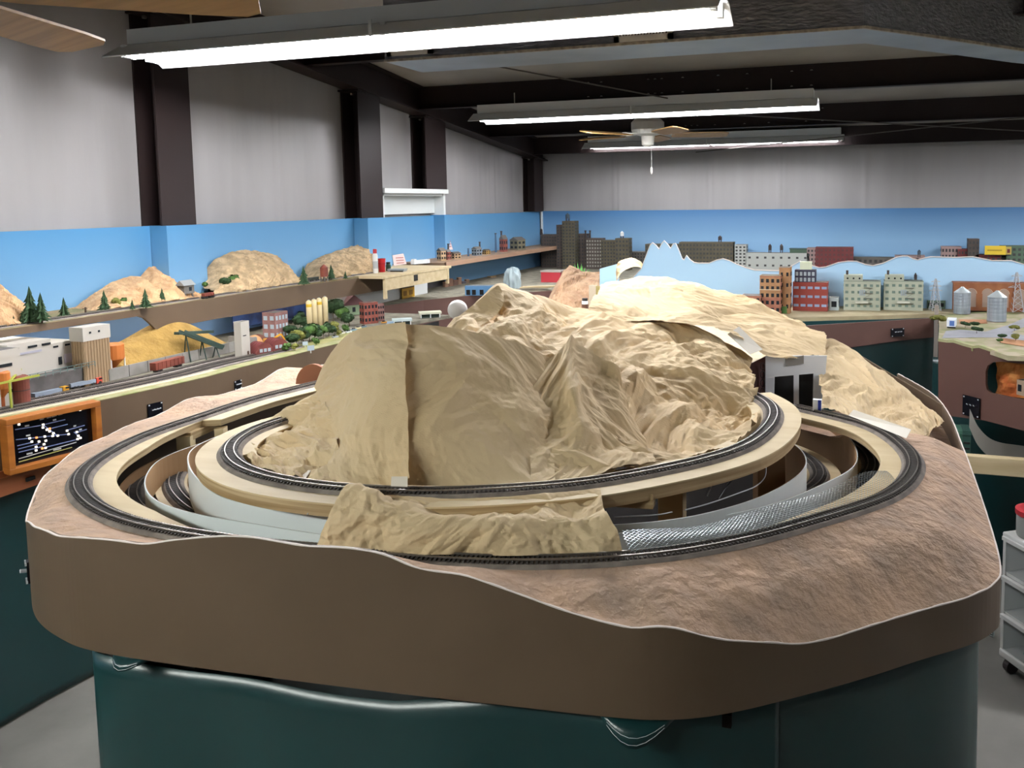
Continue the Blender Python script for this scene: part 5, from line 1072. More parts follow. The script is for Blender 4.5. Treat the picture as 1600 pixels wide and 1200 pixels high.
for i, (x, y, w, m, lab) in enumerate(((628, 498, 30, mat('market_white', 'b9c6c4', .6), 'pale roofed market hall at the far end of the town'), (672, 496, 34, mat('market_cream', 'cfcfb8', .6), 'cream roofed station canopy near the white ball'), (610, 502, 10, mat('market_blue', '8196a8', .6), 'small bluish kiosk between the town and the market hall'))):
    p = at(x, y, 'X', -2.62); k_ = mpp(p); w_ = w*k_; t = thing('market_hall', lab, 'model building', (p[0], p[1], ZBN), R(35)); MB().box((0, 0, .03), (w_, w_*.6, .012)).build('roof', m, t); MB().box((0, .01, .012), (w_*.8, w_*.3, .024)).build('core', mat('core_dark', '3b4a44', .8), t)
    for sx in (-1, 0, 1): MB().box((sx*w_*.42, -w_*.25, .012), (.005, .005, .024)).build('post', M_white, t)
for x, y, m, cl_ in ((545, 520, 'c9d0cf', 'pale grey'), (553, 517, '7f9aa5', 'light blue'), (560, 514, 'd8c9a0', 'cream'), (568, 512, '5d6f7a', 'slate blue'), (534, 522, 'e0e0d8', 'white'), (524, 528, 'a0a6a8', 'mid grey'), (600, 505, 'c58a3a', 'orange'), (608, 508, 'd8d8d0', 'off-white')):
    p, k_ = place(x, y, ZBN); t = thing('toy_car', 'tiny %s car parked on the town street' % cl_, 'model car', tuple(p), R(75), 'tiny cars on the town street'); MB().box((0, 0, .006), (.034, .015, .008)).build('body', mat('car_'+m, m, .4), t); MB().box((-.002, 0, .012), (.018, .013, .006), taper=.75).build('cabin', M_win, t)
for x, y, h, lab in ((477, 543, 10, 'white notice board on the green edge of the town'), (486, 552, 13, 'grey electrical box at the edge of the lower bench')):
    p, k_ = place(x, y, ZBN); t = thing('notice_board', lab, 'sign', tuple(p), R(50)); MB().box((0, 0, h*k_*.65), (h*k_*.8, .004, h*k_*.6)).build('board', M_winl, t); MB().bar((0, .003, 0), (0, .003, h*k_*.5), .003).build('post', M_white, t)
o = MB().add([at(x, y, 'Z', ZBN+.0015) for x, y in ((392, 566), (450, 552), (500, 540), (545, 529), (600, 510), (560, 512), (500, 530), (450, 542))], [tuple(range(8))]).build('grass_patch', mat('grass_green', '7d8048', .95, '9a9260', 14, 5)); tag(o, 'pale green grass patch along the edge of the lower bench town', 'grass')
# ================================================================== far and right-hand benches
ZM = 1.10
def vplane(A, B):
    A = np.array(A, float); B = np.array(B, float); t = B[:2]-A[:2]; n = np.array([t[1], -t[0], 0])/np.hypot(*t)
    def f(x, y):
        d_ = ray(x, y); s = ((np.r_[A[:2], 0]-np.r_[CAM_O[:2], 0]) @ n)/(d_ @ n); return CAM_O+d_*s
    return f, n
# mid bench with bare plywood deck
mb = thing('middle_bench', 'plywood topped bench carrying the factory row in front of the pale hill board', 'bench', (0, 5, ZM)); o0 = np.array((0, 5, ZM))
fe = [at(x, y, 'Z', ZM) for x, y in ((1120, 497), (1200, 498), (1290, 495), (1380, 493), (1464, 490))]
fixn(MB().prism([tuple(p-o0) for p in fe]+[(.75, .28, 0), (-1.6, .38, 0), (-1.5, -.1, 0)], (0, 0, -.022), (0, 0, 0)).build('deck', mat('deck_ply', 'b8ab88', .7, 'a09474', 6, 4), mb))
pf, nf = vplane(at(1270, 508, 'Z', 1.09), at(1459, 496, 'Z', 1.09))
fixn(MB().prism([tuple(pf(x, y)-o0) for x, y in ((1180, 515), (1275, 508), (1459, 497), (1459, 527), (1400, 533), (1330, 543), (1270, 552), (1180, 565))], (0, 0, 0), tuple(-nf*.012)).build('fascia', mat('fascia_redbrown', '5c4038', .5), mb))
A, B = pf(1180, 520), pf(1459, 500)
cpath = np.array([(A[0], A[1]+.03, 0), (B[0], B[1]+.03, 0)]); curtain(cpath, lambda u: 1.02, .01, 'dark green curtain under the middle bench behind the right paper slope', 12, .02, 20)
g = pf(1401, 519)+nf*.008; switch_plate(g+nf*0, (24*mpp(g), 13*mpp(g)), 'small black switch plate on the fascia below the grey factories', rz=math.atan2((B-A)[1], (B-A)[0]))
tag(MB().box((B[0]+.012, B[1]-.02, .95), (.02, .03, .42)).build('corner_post', mat('post_grey', '9a9088', .6)), 'pale grey corner post between the middle bench and the right fascia', 'post')
# pale blue hill silhouette board
HILL = [(940, 447), (968, 450), (985, 438), (1002, 420), (1011, 396), (1016, 383), (1020, 379), (1025, 383), (1030, 389), (1034, 381), (1038, 376), (1043, 381), (1048, 388), (1052, 381), (1056, 380), (1061, 391), (1066, 404), (1069, 406), (1073, 399), (1078, 405), (1085, 410), (1092, 411), (1108, 411), (1120, 406), (1130, 404), (1140, 407), (1150, 412), (1165, 418), (1180, 422), (1216, 423), (1236, 416), (1250, 408), (1262, 413), (1280, 418), (1290, 417), (1310, 410), (1325, 408), (1338, 408), (1352, 413), (1364, 415), (1380, 411), (1400, 402), (1410, 400), (1418, 400), (1426, 404), (1434, 406), (1444, 403), (1454, 401), (1490, 402), (1520, 401), (1550, 407), (1580, 407), (1600, 413), (1640, 420), (1700, 425)]
YB = 5.30
pts_ = [at(x, y, 'Y', YB) for x, y in HILL]; c0 = (0, YB, ZM)
poly = [(p[0], 0, p[2]-ZM) for p in pts_]+[(pts_[-1][0], 0, -.02), (pts_[0][0], 0, -.02)]
o = fixn(MB().prism(poly, (0, 0, 0), (0, .01, 0)).build('hill_board', M_skypale)); o.location = c0; tag(o, 'pale blue cut-out board of mountain silhouettes behind the factory row', 'backdrop')
MB().sweep([(p[0], -.0005, p[2]-ZM) for p in pts_], [(0, -.002), (0, .0025), (-.011, .0025), (-.011, -.002)]).build('white_edge', M_edge, o)
# factory row
M_tanb = mat('tan_brick', 'b0845a', .8, '9c7450', 25, 3); M_redb = mat('factory_red', '8c3a30', .7); M_conc = mat('pale_concrete', 'b4b9a6', .7, 'a5aa98', 10, 3); M_pinkb = mat('salmon_brick', 'a9705a', .8, '955f4b', 25, 3)
def fb(name, x0, x1, yt, yb, m, lab, rows, cols, d=.10, z=ZM, Y=None, **kw):
    p = at((x0+x1)/2, yb, 'Z', z) if Y is None else np.array([at((x0+x1)/2, yb, 'Y', Y)[0], Y, z])
    k_ = mpp(p); H_ = (at((x0+x1)/2, yt, 'Y', p[1])[2]-z); return building(name, lab, (p[0], p[1]+d/2, z), (x1-x0)*k_, d, H_, m, 0, rows, cols, **kw), p, k_
t, p, k_ = fb('factory_building', 1158, 1188, 463, 493, M_pinkb, 'low salmon brick wing at the left of the tan factory', 3, 4, .1, parapet=.003)
t, p, k_ = fb('factory_building', 1187, 1219, 432, 492, M_pinkb, 'tan and salmon brick middle block of the left factory', 5, 4, .1, parapet=.004, cornice=M_tanb); H_ = 60*k_
MB().box((0, -.0505, H_*.72), (31*k_, .002, H_*.52)).build('upper_wall', M_tanb, t); MB().box((0, -.053, H_*.66), (32*k_, .004, 1.2*k_)).build('cornice', mat('cornice_cream', 'd8c8a8', .6), t)
t, p, k_ = fb('factory_building', 1217, 1234, 419, 490, M_tanb, 'tall tan brick stair tower with a green door', 4, 2, .1, parapet=.003, wfrac=(.4, .35)); MB().box((0, -.052, 6*k_), (8*k_, .003, 11*k_)).build('door', mat('green_door', '4f7a3c', .6), t)
t, p, k_ = fb('factory_building', 1239, 1292, 442, 486, M_redb, 'red factory hall with a dark framed glass upper floor', 3, 5, .1, win=mat('win_blue', '8fa3c0', .3), wfrac=(.7, .28), parapet=.003)
H_ = 44*k_; MB().box((-8*k_, 0, H_+10*k_), (32*k_, .08, 20*k_)).build('upper_storey', mat('frame_navy', '2b2a40', .6), t)
for r_ in (5, 14):
    for q in range(5): MB().box((-8*k_+(-12.5+6.2*q)*k_, -.041, H_+r_*k_), (4*k_, .003, 6*k_)).build('glazing', M_winl, t)
MB().box((-8*k_, .02, H_+26*k_), (18*k_, .04, 12*k_)).build('roof_cabin', mat('cabin_cream', 'd6dcc0', .6), t)
fb('small_shed', 1296, 1310, 466, 485, mat('shed_pale', 'b5c0c0', .6), 'small pale shed between the red hall and the grey factories', 1, 1, .06)
for x0, lab, ch in ((1319, 'left of the two matching pale grey factories with loading docks', 1323), (1382, 'right of the two matching pale grey factories with loading docks', 1383)):
    t, p, k_ = fb('factory_building', x0, x0+55+(3 if x0 > 1350 else 0), 440, 485, M_conc, lab, 4, 6, .09, win=mat('win_green', '6f8278', .4), wfrac=(.5, .38), group='two matching pale grey factories', cornice=mat('cornice_green', '7e8a7c', .6)); H_ = 45*k_
    MB().box((-13.5*k_, .0, H_+5*k_), (28*k_, .085, 10*k_)).build('penthouse', M_conc, t); MB().box((-23*k_, 0, H_+13*k_), (3.5*k_, .02, 7*k_)).build('chimney', M_chim, t)
    for q in range(3): MB().box((-22*k_+q*9*k_, -.044, H_+5*k_), (2.5*k_, .002, 2.5*k_)).build('vent', M_win, t)
    MB().box((0, -.06, H_*.3), (19*k_, .03, 3*k_)).build('dock_canopy', mat('canopy_pale', 'c9cbbd', .6), t); fe_ = MB()
    for r_ in range(4): fe_.box((9*k_, -.05, H_*(.25+.18*r_)), (13*k_, .012, .8*k_))
    for r_ in range(3): fe_.bar((3*k_, -.052, H_*(.25+.18*r_)), (15*k_, -.052, H_*(.43+.18*r_)), .0015)
    stuff(fe_.build('fire_escape', mat('escape_grey', '77786e', .6), t))
    for q in range(3): MB().box((-3*k_+q*3.2*k_, -.047, H_*.62), (2.2*k_, .006, 9*k_)).build('dust_pipe', M_winl, t)
p = at(1430, 484, 'Z', ZM); k_ = mpp(p); t = thing('roof_tank', 'small dark pointed water tank on the roof of the right grey factory', 'model tank', (p[0], p[1]+.05, ZM+46*k_)); MB().lathe([(2.3*k_, 2*k_), (2.3*k_, 7*k_), (.3*k_, 11*k_)], n=10).build('tank', M_chim, t); MB().box((0, 0, k_), (4*k_, 4*k_, 2*k_)).build('stand', M_chim, t)
# brick arcade building at far right
p0 = at(1489, 485, 'Z', ZM); k_ = mpp(p0); W_ = 150*k_; H_ = 43*k_; t = thing('arcade_building', 'long orange brick building with tall arched bays behind the silver silos', 'model building', (p0[0]+W_/2, p0[1]+.06, ZM)); M_orb = mat('orange_brick', '9b6440', .8, '875234', 25, 3)
MB().box((0, 0, H_/2), (W_, .1, H_)).build('walls', M_orb, t); MB().box((0, 0, H_+.003), (W_+.01, .11, .006)).build('cornice', M_pinkb, t)
for q in range(6):
    cx = -W_/2+(26+23*q)*k_; w_ = 7*k_; ar = [(cx-w_, -.0515, 6*k_), (cx+w_, -.0515, 6*k_)]+[(cx+w_*math.cos(a), -.0515, 27*k_+w_*math.sin(a)) for a in np.linspace(0, math.pi, 9)]
    fixn(MB().prism(ar, (0, 0, 0), (0, .002, 0)).build('arch_panel', mat('arch_grey', 'a08a7c', .7), t)); MB().tube([(cx+(w_+.8*k_)*math.cos(a), -.052, 27*k_+(w_+.8*k_)*math.sin(a)) for a in np.linspace(0, math.pi, 9)], .0016, 5).build('arch_trim', mat('trim_pale', 'cbb7a4', .7), t)
# silver silos
M_silver = mat('silo_silver', 'b3bcc6', .35, '9ba7b4', 60, 1, metal=.5, stretch=(.05, .05, 3))
for x, yb, w, yt, lab in ((1504, 491, 24, 449, 'silver corrugated silo with a cone roof nearer the grey factories'), (1559, 503, 27, 455, 'silver corrugated silo with a cone roof nearest the right edge')):
    p = at(x, yb, 'Z', ZM); k_ = mpp(p); H_ = (yb-yt)*k_; r_ = w*k_/2; t = thing('metal_silo', lab, 'model silo', (p[0], p[1]+r_, ZM), group='two silver silos')
    prof = []; nb = 14
    for q in range(nb+1): prof += [(r_*(1.0 if q % 2 else 1.015), H_*.80*q/nb)]
    MB().lathe(prof, n=22).build('shell', M_silver, t); MB().lathe([(r_*1.08, H_*.79), (r_*.25, H_*.97), (r_*.15, H_)], n=22).build('roof', mat('silo_roof', 'c6d0d4', .35, metal=.4), t)
    for a in np.linspace(0, 2*math.pi, 12, endpoint=False): MB().bar((r_*1.02*math.cos(a), r_*1.02*math.sin(a), 0), (r_*1.02*math.cos(a), r_*1.02*math.sin(a), H_*.8), .0025).build('stiffener', M_silver, t)
# lattice pylons
M_pyl = mat('pylon_pale', 'b9bcc2', .5)
def pylon(x, yb, yt, lab, wpx, z=ZM):
    p = at(x, yb, 'Z', z); k_ = mpp(p); H = (yb-yt)*k_; w = wpx*k_/2; t = thing('power_pylon', lab, 'pylon', tuple(p), .3, 'white lattice pylons'); b = MB()
    for sx in (-1, 1):
        for sy in (-1, 1): MB().bar((sx*w, sy*w, 0), (sx*w*.12, sy*w*.12, H*.98), .0035).build('leg', M_pyl, t)
    n = 7
    for q in range(n):
        a, c_ = 1-.88*q/n, 1-.88*(q+1)/n; z0, z1 = H*q/n, H*(q+1)/n
        for s in (-1, 1):
            b.bar((-w*a, s*w*a, z0), (w*c_, s*w*c_, z1), .002); b.bar((w*a, s*w*a, z0), (-w*c_, s*w*c_, z1), .002); b.bar((s*w*a, -w*a, z0), (s*w*c_, w*c_, z1), .002)
    stuff(b.build('bracing', M_pyl, t))
    for f, l_ in ((.62, 1.5), (.76, 1.3), (.9, 1.0)):
        MB().bar((-w*l_, 0, H*f), (w*l_, 0, H*f), .003).build('cross_arm', M_pyl, t); MB().bar((-w*l_, 0, H*f), (0, 0, H*(f+.06)), .002).build('stay', M_pyl, t); MB().bar((w*l_, 0, H*f), (0, 0, H*(f+.06)), .002).build('stay', M_pyl, t)
    return t
pylon(1461, 485, 435, 'pale lattice power pylon beside the right grey factory', 14); pylon(1560, 480, 426, 'lattice power pylon behind the right silver silo', 15); pylon(1587, 487, 425, 'lattice power pylon standing at the right edge of the picture', 17)
p = at(1463, 483, 'Z', ZM); building('green_hut', 'low green hut behind the left lattice pylon', (p[0], p[1]+.05, ZM), .1, .06, .045, mat('hut_green', '6f8a78', .7), 0, 1, 3)
# right bench: ground, fascia, tunnel
rb_ = thing('right_bench', 'landscaped bench with a dark brown fascia at the right edge', 'bench', (.7, 4.3, ZM)); o0 = np.array((.7, 4.3, ZM))
top = [(1466, 531), (1480, 533), (1490, 533), (1505, 538), (1520, 542), (1530, 541), (1545, 546), (1560, 551), (1575, 556), (1600, 557), (1660, 566), (1770, 590)]
gp = [at(x, y, 'Z', ZM-.003) for x, y in top]; gp = [(p[0], p[1]) for p in gp]+[(2.6, 4.2), (2.6, 5.28), (.36, 5.28), (.33, 4.7)]
fixn(MB().prism([(x-o0[0], y-o0[1], -.003) for x, y in gp], (0, 0, -.02), (0, 0, 0)).build('ground', mat('right_ground', 'a89b84', .95, '878a5e', 9, 6, contrast=(.42, .6)), rb_))
pr_, nr = vplane(at(1466, 531, 'Z', ZM), at(1660, 566, 'Z', ZM))
outl = [pr_(x, y+.5) for x, y in top]+[pr_(x, y) for x, y in ((1770, 720), (1660, 692), (1652, 690), (1652, 574), (1600, 569), (1565, 565), (1550, 566), (1543, 571), (1540, 580), (1540, 600), (1542, 609), (1548, 614), (1600, 625), (1651.5, 635), (1651.5, 690), (1600, 673), (1538, 657), (1500, 652), (1466, 648))]
fixn(MB().prism([tuple(p-o0) for p in outl], (0, 0, 0), tuple(-nr*.012)).build('fascia', mat('fascia_redbrown', '5c4038', .5), rb_))
MB().sweep([tuple(pr_(x, y+.3)-o0) for x, y in top], [(-.002, -.006), (-.002, .006), (.03, .003), (.03, -.006)]).build('grass_edge', mat('grass_edge', '93a06a', .95, 'b5a888', 22, 5), rb_)
def patch(px, m, lab, dz=.002):
    o = fixn(MB().prism([at(x, y, 'Z', ZM-.003+dz) for x, y in px], (0, 0, -.0012), (0, 0, 0)).build('ground_patch', m)); tag(o, lab, 'ground'); return o
M_road = mat('road_grey', '9a9ba2', .85, '8b8c92', 15, 4)
patch([(1472, 528), (1478, 517), (1500, 515), (1540, 518), (1575, 508), (1600, 497), (1650, 485), (1650, 496), (1606, 508), (1580, 519), (1600, 524), (1650, 530), (1650, 538), (1600, 532), (1560, 527), (1520, 527)], M_road, 'grey forked road crossing the right bench')
patch([(1498, 499), (1540, 499), (1543, 505), (1500, 506)], mat('plot_orange', 'b98560', .9, 'a87350', 18, 4), 'orange bare plot between the two silver silos', .003)
patch([(1562, 535), (1600, 541), (1650, 548), (1650, 540), (1600, 532), (1566, 528)], mat('plot_orange2', 'bb8d66', .9, 'a5744e', 18, 4), 'orange bare plot near the right edge of the bench', .003)
patch([(1515, 489), (1548, 488), (1547, 482), (1515, 482)], mat('grass_light', '9fae7c', .95), 'pale green lawn behind the silver silos', .003)
p = at(1488, 513, 'Z', ZM); k_ = mpp(p); t = thing('shipping_container', 'white container trailer with blue print on the grey road', 'model truck', (p[0], p[1]+.04, ZM), R(-8)); MB().box((0, 0, 8*k_), (13*k_, .09, 11*k_)).build('box', M_board, t); MB().box((1*k_, -.046, 8*k_), (7*k_, .002, 8*k_)).build('print', mat('print_blue', '4a6aa8', .5), t)
for s in (-.03, .03): MB().tube([(-6*k_, s, 1.6*k_), (6*k_, s, 1.6*k_)], 1.6*k_, 8).build('wheels', M_dark, t)
for x, y, h, kd, lab in ((1508, 512, 8, 'd', 'dark hedge clump left on the strip below the orange plot'), (1522, 512, 8, 'd', 'dark hedge clump right on the strip below the orange plot'), (1526, 521, 9, 'd', 'rounded dark bush in the middle of the right bench'), (1564, 531, 8, 'd', 'small green bush near the fascia edge at right'), (1587, 532, 9, 'y', 'olive bush closest to the right edge'), (1563, 536, 6, 'g', 'tiny bush at the corner of the orange plot'), (1466, 506, 12, 'y', 'olive bush by the corner post'), (1585, 517, 8, 'y', 'olive bush inside the road loop')):
    p, k_ = place(x, y, ZM); leafy(p, h*k_*1.3, lab, kd, wide=1.8)
# tunnel interior
q = pr_(1570, 600)-nr*.10; t = thing('tunnel_rocks', 'orange rock face inside the tunnel opening of the right fascia', 'rock face', tuple(q)); P = []
tdir = np.array([nr[1]*-1, nr[0], 0]); tdir = tdir if tdir[0] > 0 else -tdir
for i in range(25):
    s = -.10+.15*i/24; row = []
    for j in range(13):
        v = j/12; cc = float(crumple(np.array(s), np.array(v*.2), 3.3, .05, 3, .5)); pt_ = tdir*s+nr*(.03+cc-.06*(i/24)**3)+np.array([0, 0, -.07+.17*v]); row.append(tuple(pt_))
    P.append(row)
MB().grid(P).build('rock', mat('orange_rock', 'c98a4a', .9, 'b8622c', 14, 6), t)
q2 = pr_(1593, 612)-nr*.04; t2 = building('tunnel_house', 'small pale house inside the tunnel opening', tuple(q2-np.array([0, 0, .02])), .06, .04, .06, mat('house_pale', 'a8927c', .7), math.atan2(tdir[1], tdir[0]), 1, 2)
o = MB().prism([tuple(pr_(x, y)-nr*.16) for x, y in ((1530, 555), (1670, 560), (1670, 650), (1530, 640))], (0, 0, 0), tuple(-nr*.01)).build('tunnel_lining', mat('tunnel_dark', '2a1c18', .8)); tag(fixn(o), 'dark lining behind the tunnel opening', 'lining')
g = pr_(1519, 635)+nr*.006; switch_plate(g, (32*mpp(g), 32*mpp(g)), 'black switch plate with three toggles below the tunnel opening', rz=math.atan2(tdir[1], tdir[0]))
# things under the right bench
g = at(1555, 727, 'Y', 3.7); wb_ = thing('timber_beam', 'bare timber beam under the right bench', 'beam', tuple(g)); bevel(MB().box((.15, 0, 0), (.62, .04, 28*mpp(g))).build('beam', M_ply, wb_), .003)
for sx in (-.1, .42): MB().box((sx, .045, -g[2]/2), (.05, .05, g[2])).build('post', M_dark, wb_)
for x, y, lab in ((1495, 690, 'green plastic crate left of the hanging strip under the right bench'), (1508, 690, 'dark green plastic crate right of the other under the right bench')):
    g = at(x, y, 'Y', 4.0); k_ = mpp(g); t = thing('plastic_crate', lab, 'crate', (g[0], g[1], g[2]-22*k_)); m = mat('crate_green%d' % x, '3f6a58' if x < 1500 else '2f5148', .5)
    MB().box((0, 0, 22*k_), (12*k_, .12, 44*k_)).build('body', m, t); MB().box((0, -.061, 40*k_), (12.5*k_, .006, 4*k_)).build('rim', m, t)
    for q in range(3): MB().box((0, -.062, (8+9*q)*k_), (9*k_, .003, 3*k_)).build('slot', M_dark, t)
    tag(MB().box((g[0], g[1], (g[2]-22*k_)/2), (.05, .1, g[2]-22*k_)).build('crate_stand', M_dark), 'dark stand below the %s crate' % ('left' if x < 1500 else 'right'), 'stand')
wire_pts = [(1515, 650, 3.6), (1530, 680, 3.6), (1555, 700, 3.6), (1600, 708, 3.6)]
P = []
for x, y, d_ in wire_pts: a = atd(x, y, d_); P.append((a[0], a[1], a[2]))
o = MB().sweep(catmull(P, 8), [(-.002, -.05), (.002, -.05), (.002, .03), (-.002, .03)]).build('hanging_strip', mat('grey_sheet', '8f8c86', .5)); tag(o, 'grey flexible strip hanging under the right bench', 'strip')
cpath = np.array([(.28, 4.35, 0), (.7, 4.2, 0), (1.3, 3.9, 0), (2.0, 3.8, 0)]); curtain(smooth(resample(cpath, .03), 2), lambda u: .98, .01, 'dark green curtain in the shadow under the right bench', 15, .02, 18)

# ================================================================== back wall: sky board, city flats, rocks
tag(MB().box((.70, WY-.055, 1.36), (8.2, .012, .6)).build('sky_backdrop', M_skyb if 'M_skyb' in globals() else grad_mat('sky_paint_far', '3c6f9f', '7ba4c6', 1.35, 1.66)), 'long blue painted sky backdrop along the back wall', 'backdrop')
tag(MB().box((WX+.11, WY-.075, 1.36), (.012, .03, .59)).build('backdrop_edge', M_white), 'pale vertical edge strip of the back wall backdrop', 'edge strip')
ZK = 1.08
bb = thing('back_bench', 'brown fronted bench along the back wall and far corner', 'bench', (-2, 7, ZK)); o0 = np.array((-2, 7, ZK))
ed = [at(x, y, 'Z', ZK) for x, y in ((590, 479), (660, 469), (740, 461), (830, 456), (900, 452))]; ed = [(p[0], p[1]) for p in ed]
fixn(MB().prism([(x-o0[0], y-o0[1], 0) for x, y in [(-3.38, ed[0][1])]+ed+[(-.9, 7.3), (4.5, 7.3), (4.5, 8.42), (-3.38, 8.42)]], (0, 0, -.02), (0, 0, 0)).build('deck', M_yard, bb))
MB().sweep([(x-o0[0], y-o0[1], 0) for x, y in [(-3.38, ed[0][1])]+ed+[(-.9, 7.3), (4.5, 7.3)]], [(-.012, 0), (0, 0), (0, -.24), (-.012, -.24)]).build('fascia', mat('fascia_redbrown', '5c4038', .5), bb)
cpath = np.array([(-3.3, ed[0][1]+.03, 0)]+[(x, y+.06, 0) for x, y in ed]+[(-.9, 7.36, 0), (4.4, 7.36, 0)]); curtain(smooth(resample(cpath, .05), 2), lambda u: .86, .01, 'dark green curtain below the back bench', 21, .012, 14)
M_c1 = mat('city_brown', '4f4640', .8, '453d38', 14, 3); M_c2 = mat('city_olive', '57513f', .8, '4b4637', 14, 3); M_c3 = mat('city_grey', '5e5a54', .8, '524e49', 14, 3); M_c4 = mat('city_red', '6d3030', .8, '5e2828', 14, 3); M_c5 = mat('city_white', 'a9aca6', .7); M_c6 = mat('city_pink', '98807c', .8); M_c7 = mat('city_green', '4d6350', .8)
M_cw = mat('city_window', '2c2c2c', .4); M_cwl = mat('city_window_pale', '86857a', .4)
def flat(x0, x1, yt, m, lab, rows, cols, Y=8.2, d=.12, **kw):
    return fb('city_block', x0, x1, yt, 0, m, lab, rows, cols, d, ZK, Y, cat='model building', win=kw.pop('win', M_cw), **kw)
flat(838, 864, 367, M_c1, 'dark brown city block next to the far corner', 9, 6, 8.1)
flat(863, 874, 352, M_c1, 'narrow brown wing left of the tallest city tower', 14, 2, 8.0)
flat(872, 893, 346, M_c2, 'tallest olive brown city tower in the far corner', 14, 4, 7.95)
flat(893, 912, 366, M_c1, 'dark brown city block right of the tallest tower', 9, 4, 8.1)
flat(910, 936, 373, M_c1, 'dark city block with two chimneys', 8, 6, 8.0, win=M_cwl)
flat(934, 958, 376, M_c2, 'olive city block left of the one with a white tank', 8, 5, 7.95)
flat(957, 979, 373, M_c2, 'olive city block with a white tank on the roof', 7, 4, 7.9)
flat(978, 1006, 394, M_c3, 'low grey city block behind the paper curl', 5, 6, 8.2)
flat(1005, 1060, 382, M_c2, 'olive apartment block behind the spiky hill peaks', 6, 10, 8.2)
flat(1060, 1145, 379, M_c2, 'long olive apartment block right of the spiky hill peaks', 6, 16, 8.15)
flat(1149, 1167, 383, M_c5, 'narrow white city block right of the long olive one', 7, 3, 8.15)
flat(1168, 1266, 396, M_c5, 'long low white mill with round windows', 2, 8, 8.15, wfrac=(.3, .25))
flat(1265, 1281, 388, M_c6, 'narrow pinkish city block left of the dark red warehouse', 5, 3, 8.15)
flat(1280, 1337, 387, M_c4, 'dark red brick warehouse', 5, 9, 8.1, win=mat('city_win_red', '4c2624', .5))
flat(1340, 1402, 403, M_c3, 'low grey sheds right of the dark red warehouse', 2, 8, 8.2)
flat(1408, 1452, 400, M_c6, 'low tan city block under the small blue tank', 2, 6, 8.2)
flat(1482, 1511, 386, M_c6, 'pinkish row of old houses near the right end of the city', 4, 6, 8.2)
flat(1508, 1526, 390, M_c4, 'reddish city block left of the brown tower', 4, 4, 8.15)
flat(1524, 1540, 374, M_c1, 'brown tower left of the yellow billboard', 6, 3, 8.1)
flat(1538, 1582, 399, M_c4, 'low red building under the yellow billboard', 2, 6, 8.1)
flat(1580, 1640, 385, M_c7, 'green city block cut by the right edge', 5, 8, 8.1)
t = thing('roof_shed', 'long dark green roof house on top of the white mill', 'model building', tuple(at(1250, 394, 'Y', 8.25))); k_ = mpp(at(1250, 394, 'Y', 8.25)); MB().box((0, 0, 2*k_), (30*k_, .08, 6*k_)).build('house', M_c7, t); MB().box((0, 0, 5.5*k_), (32*k_, .09, 1.2*k_)).build('roof', M_teal, t)
p = at(1555, 391, 'Y', 8.05); k_ = mpp(p); t = thing('billboard', 'yellow rooftop billboard with a small dark picture', 'sign', tuple(p)); MB().box((0, 0, 0), (30*k_, .01, 14*k_)).build('board', mat('billboard_yellow', 'd9b92e', .6), t); MB().box((19*k_, .001, -.5*k_), (8*k_, .008, 12*k_)).build('side_board', mat('billboard_ochre', 'b09a48', .6), t); MB().box((19*k_, -.004, -1*k_), (4*k_, .004, 6*k_)).build('picture', M_c4, t); MB().box((-1*k_, -.006, 0), (21*k_, .002, 2.2*k_)).build('lettering', mat('billboard_ink', 'a88a18', .6), t)
for s in (-9, 9): MB().box((s*k_, .008, -6*k_), (1*k_, .006, 12*k_)).build('post', M_chim, t)
def roof_tank(x, yb, yt, w, lab, m=M_chim, Y=8.1):
    p = at(x, yb, 'Y', Y); k_ = mpp(p); H_ = (yb-yt)*k_; t = thing('roof_tank', lab, 'model tank', tuple(p)); r_ = w*k_/2
    MB().lathe([(r_, H_*.35), (r_, H_*.8), (r_*.1, H_)], n=10).build('tank', m, t)
    for a in range(4): MB().bar((r_*.8*math.cos(a*1.57+.78), r_*.8*math.sin(a*1.57+.78), 0), (r_*.8*math.cos(a*1.57+.78), r_*.8*math.sin(a*1.57+.78), H_*.36), .006).build('leg', M_chim, t)
roof_tank(887, 346, 333, 7, 'dark water tank on the tallest city tower', mat('tank_bluegrey', '33424e', .7), 8.0); roof_tank(972, 373, 361, 6, 'white water tank on the olive city block', mat('tank_white', 'd5d6d2', .6), 7.95); roof_tank(1125, 379, 368, 6, 'small water tank on the long olive apartment block', Y=8.2)
roof_tank(1203, 396, 381, 5, 'left of the two dark tanks above the white mill', Y=8.2); roof_tank(1221, 396, 381, 5, 'right of the two dark tanks above the white mill', Y=8.2); roof_tank(1436, 402, 390, 5, 'small blue tank right of the grey sheds', mat('tank_bluegrey', '33424e', .7), 8.2); roof_tank(846, 367, 357, 4, 'small dark tank on the block next to the corner', Y=8.15)
for x, yt, lab in ((915, 360, 'left of the two dark city chimneys'), (922, 360, 'right of the two dark city chimneys')):
    p = at(x, 376, 'Y', 8.1); k_ = mpp(p); t = thing('chimney', lab, 'model chimney', tuple(p)); MB().lathe([(1.6*k_, -4*k_), (1.2*k_, (376-yt)*k_)], n=10).build('stack', M_chim, t); MB().lathe([(1.7*k_, (374-yt)*k_), (1.7*k_, (376-yt)*k_)], n=10).build('cap', M_chim, t)
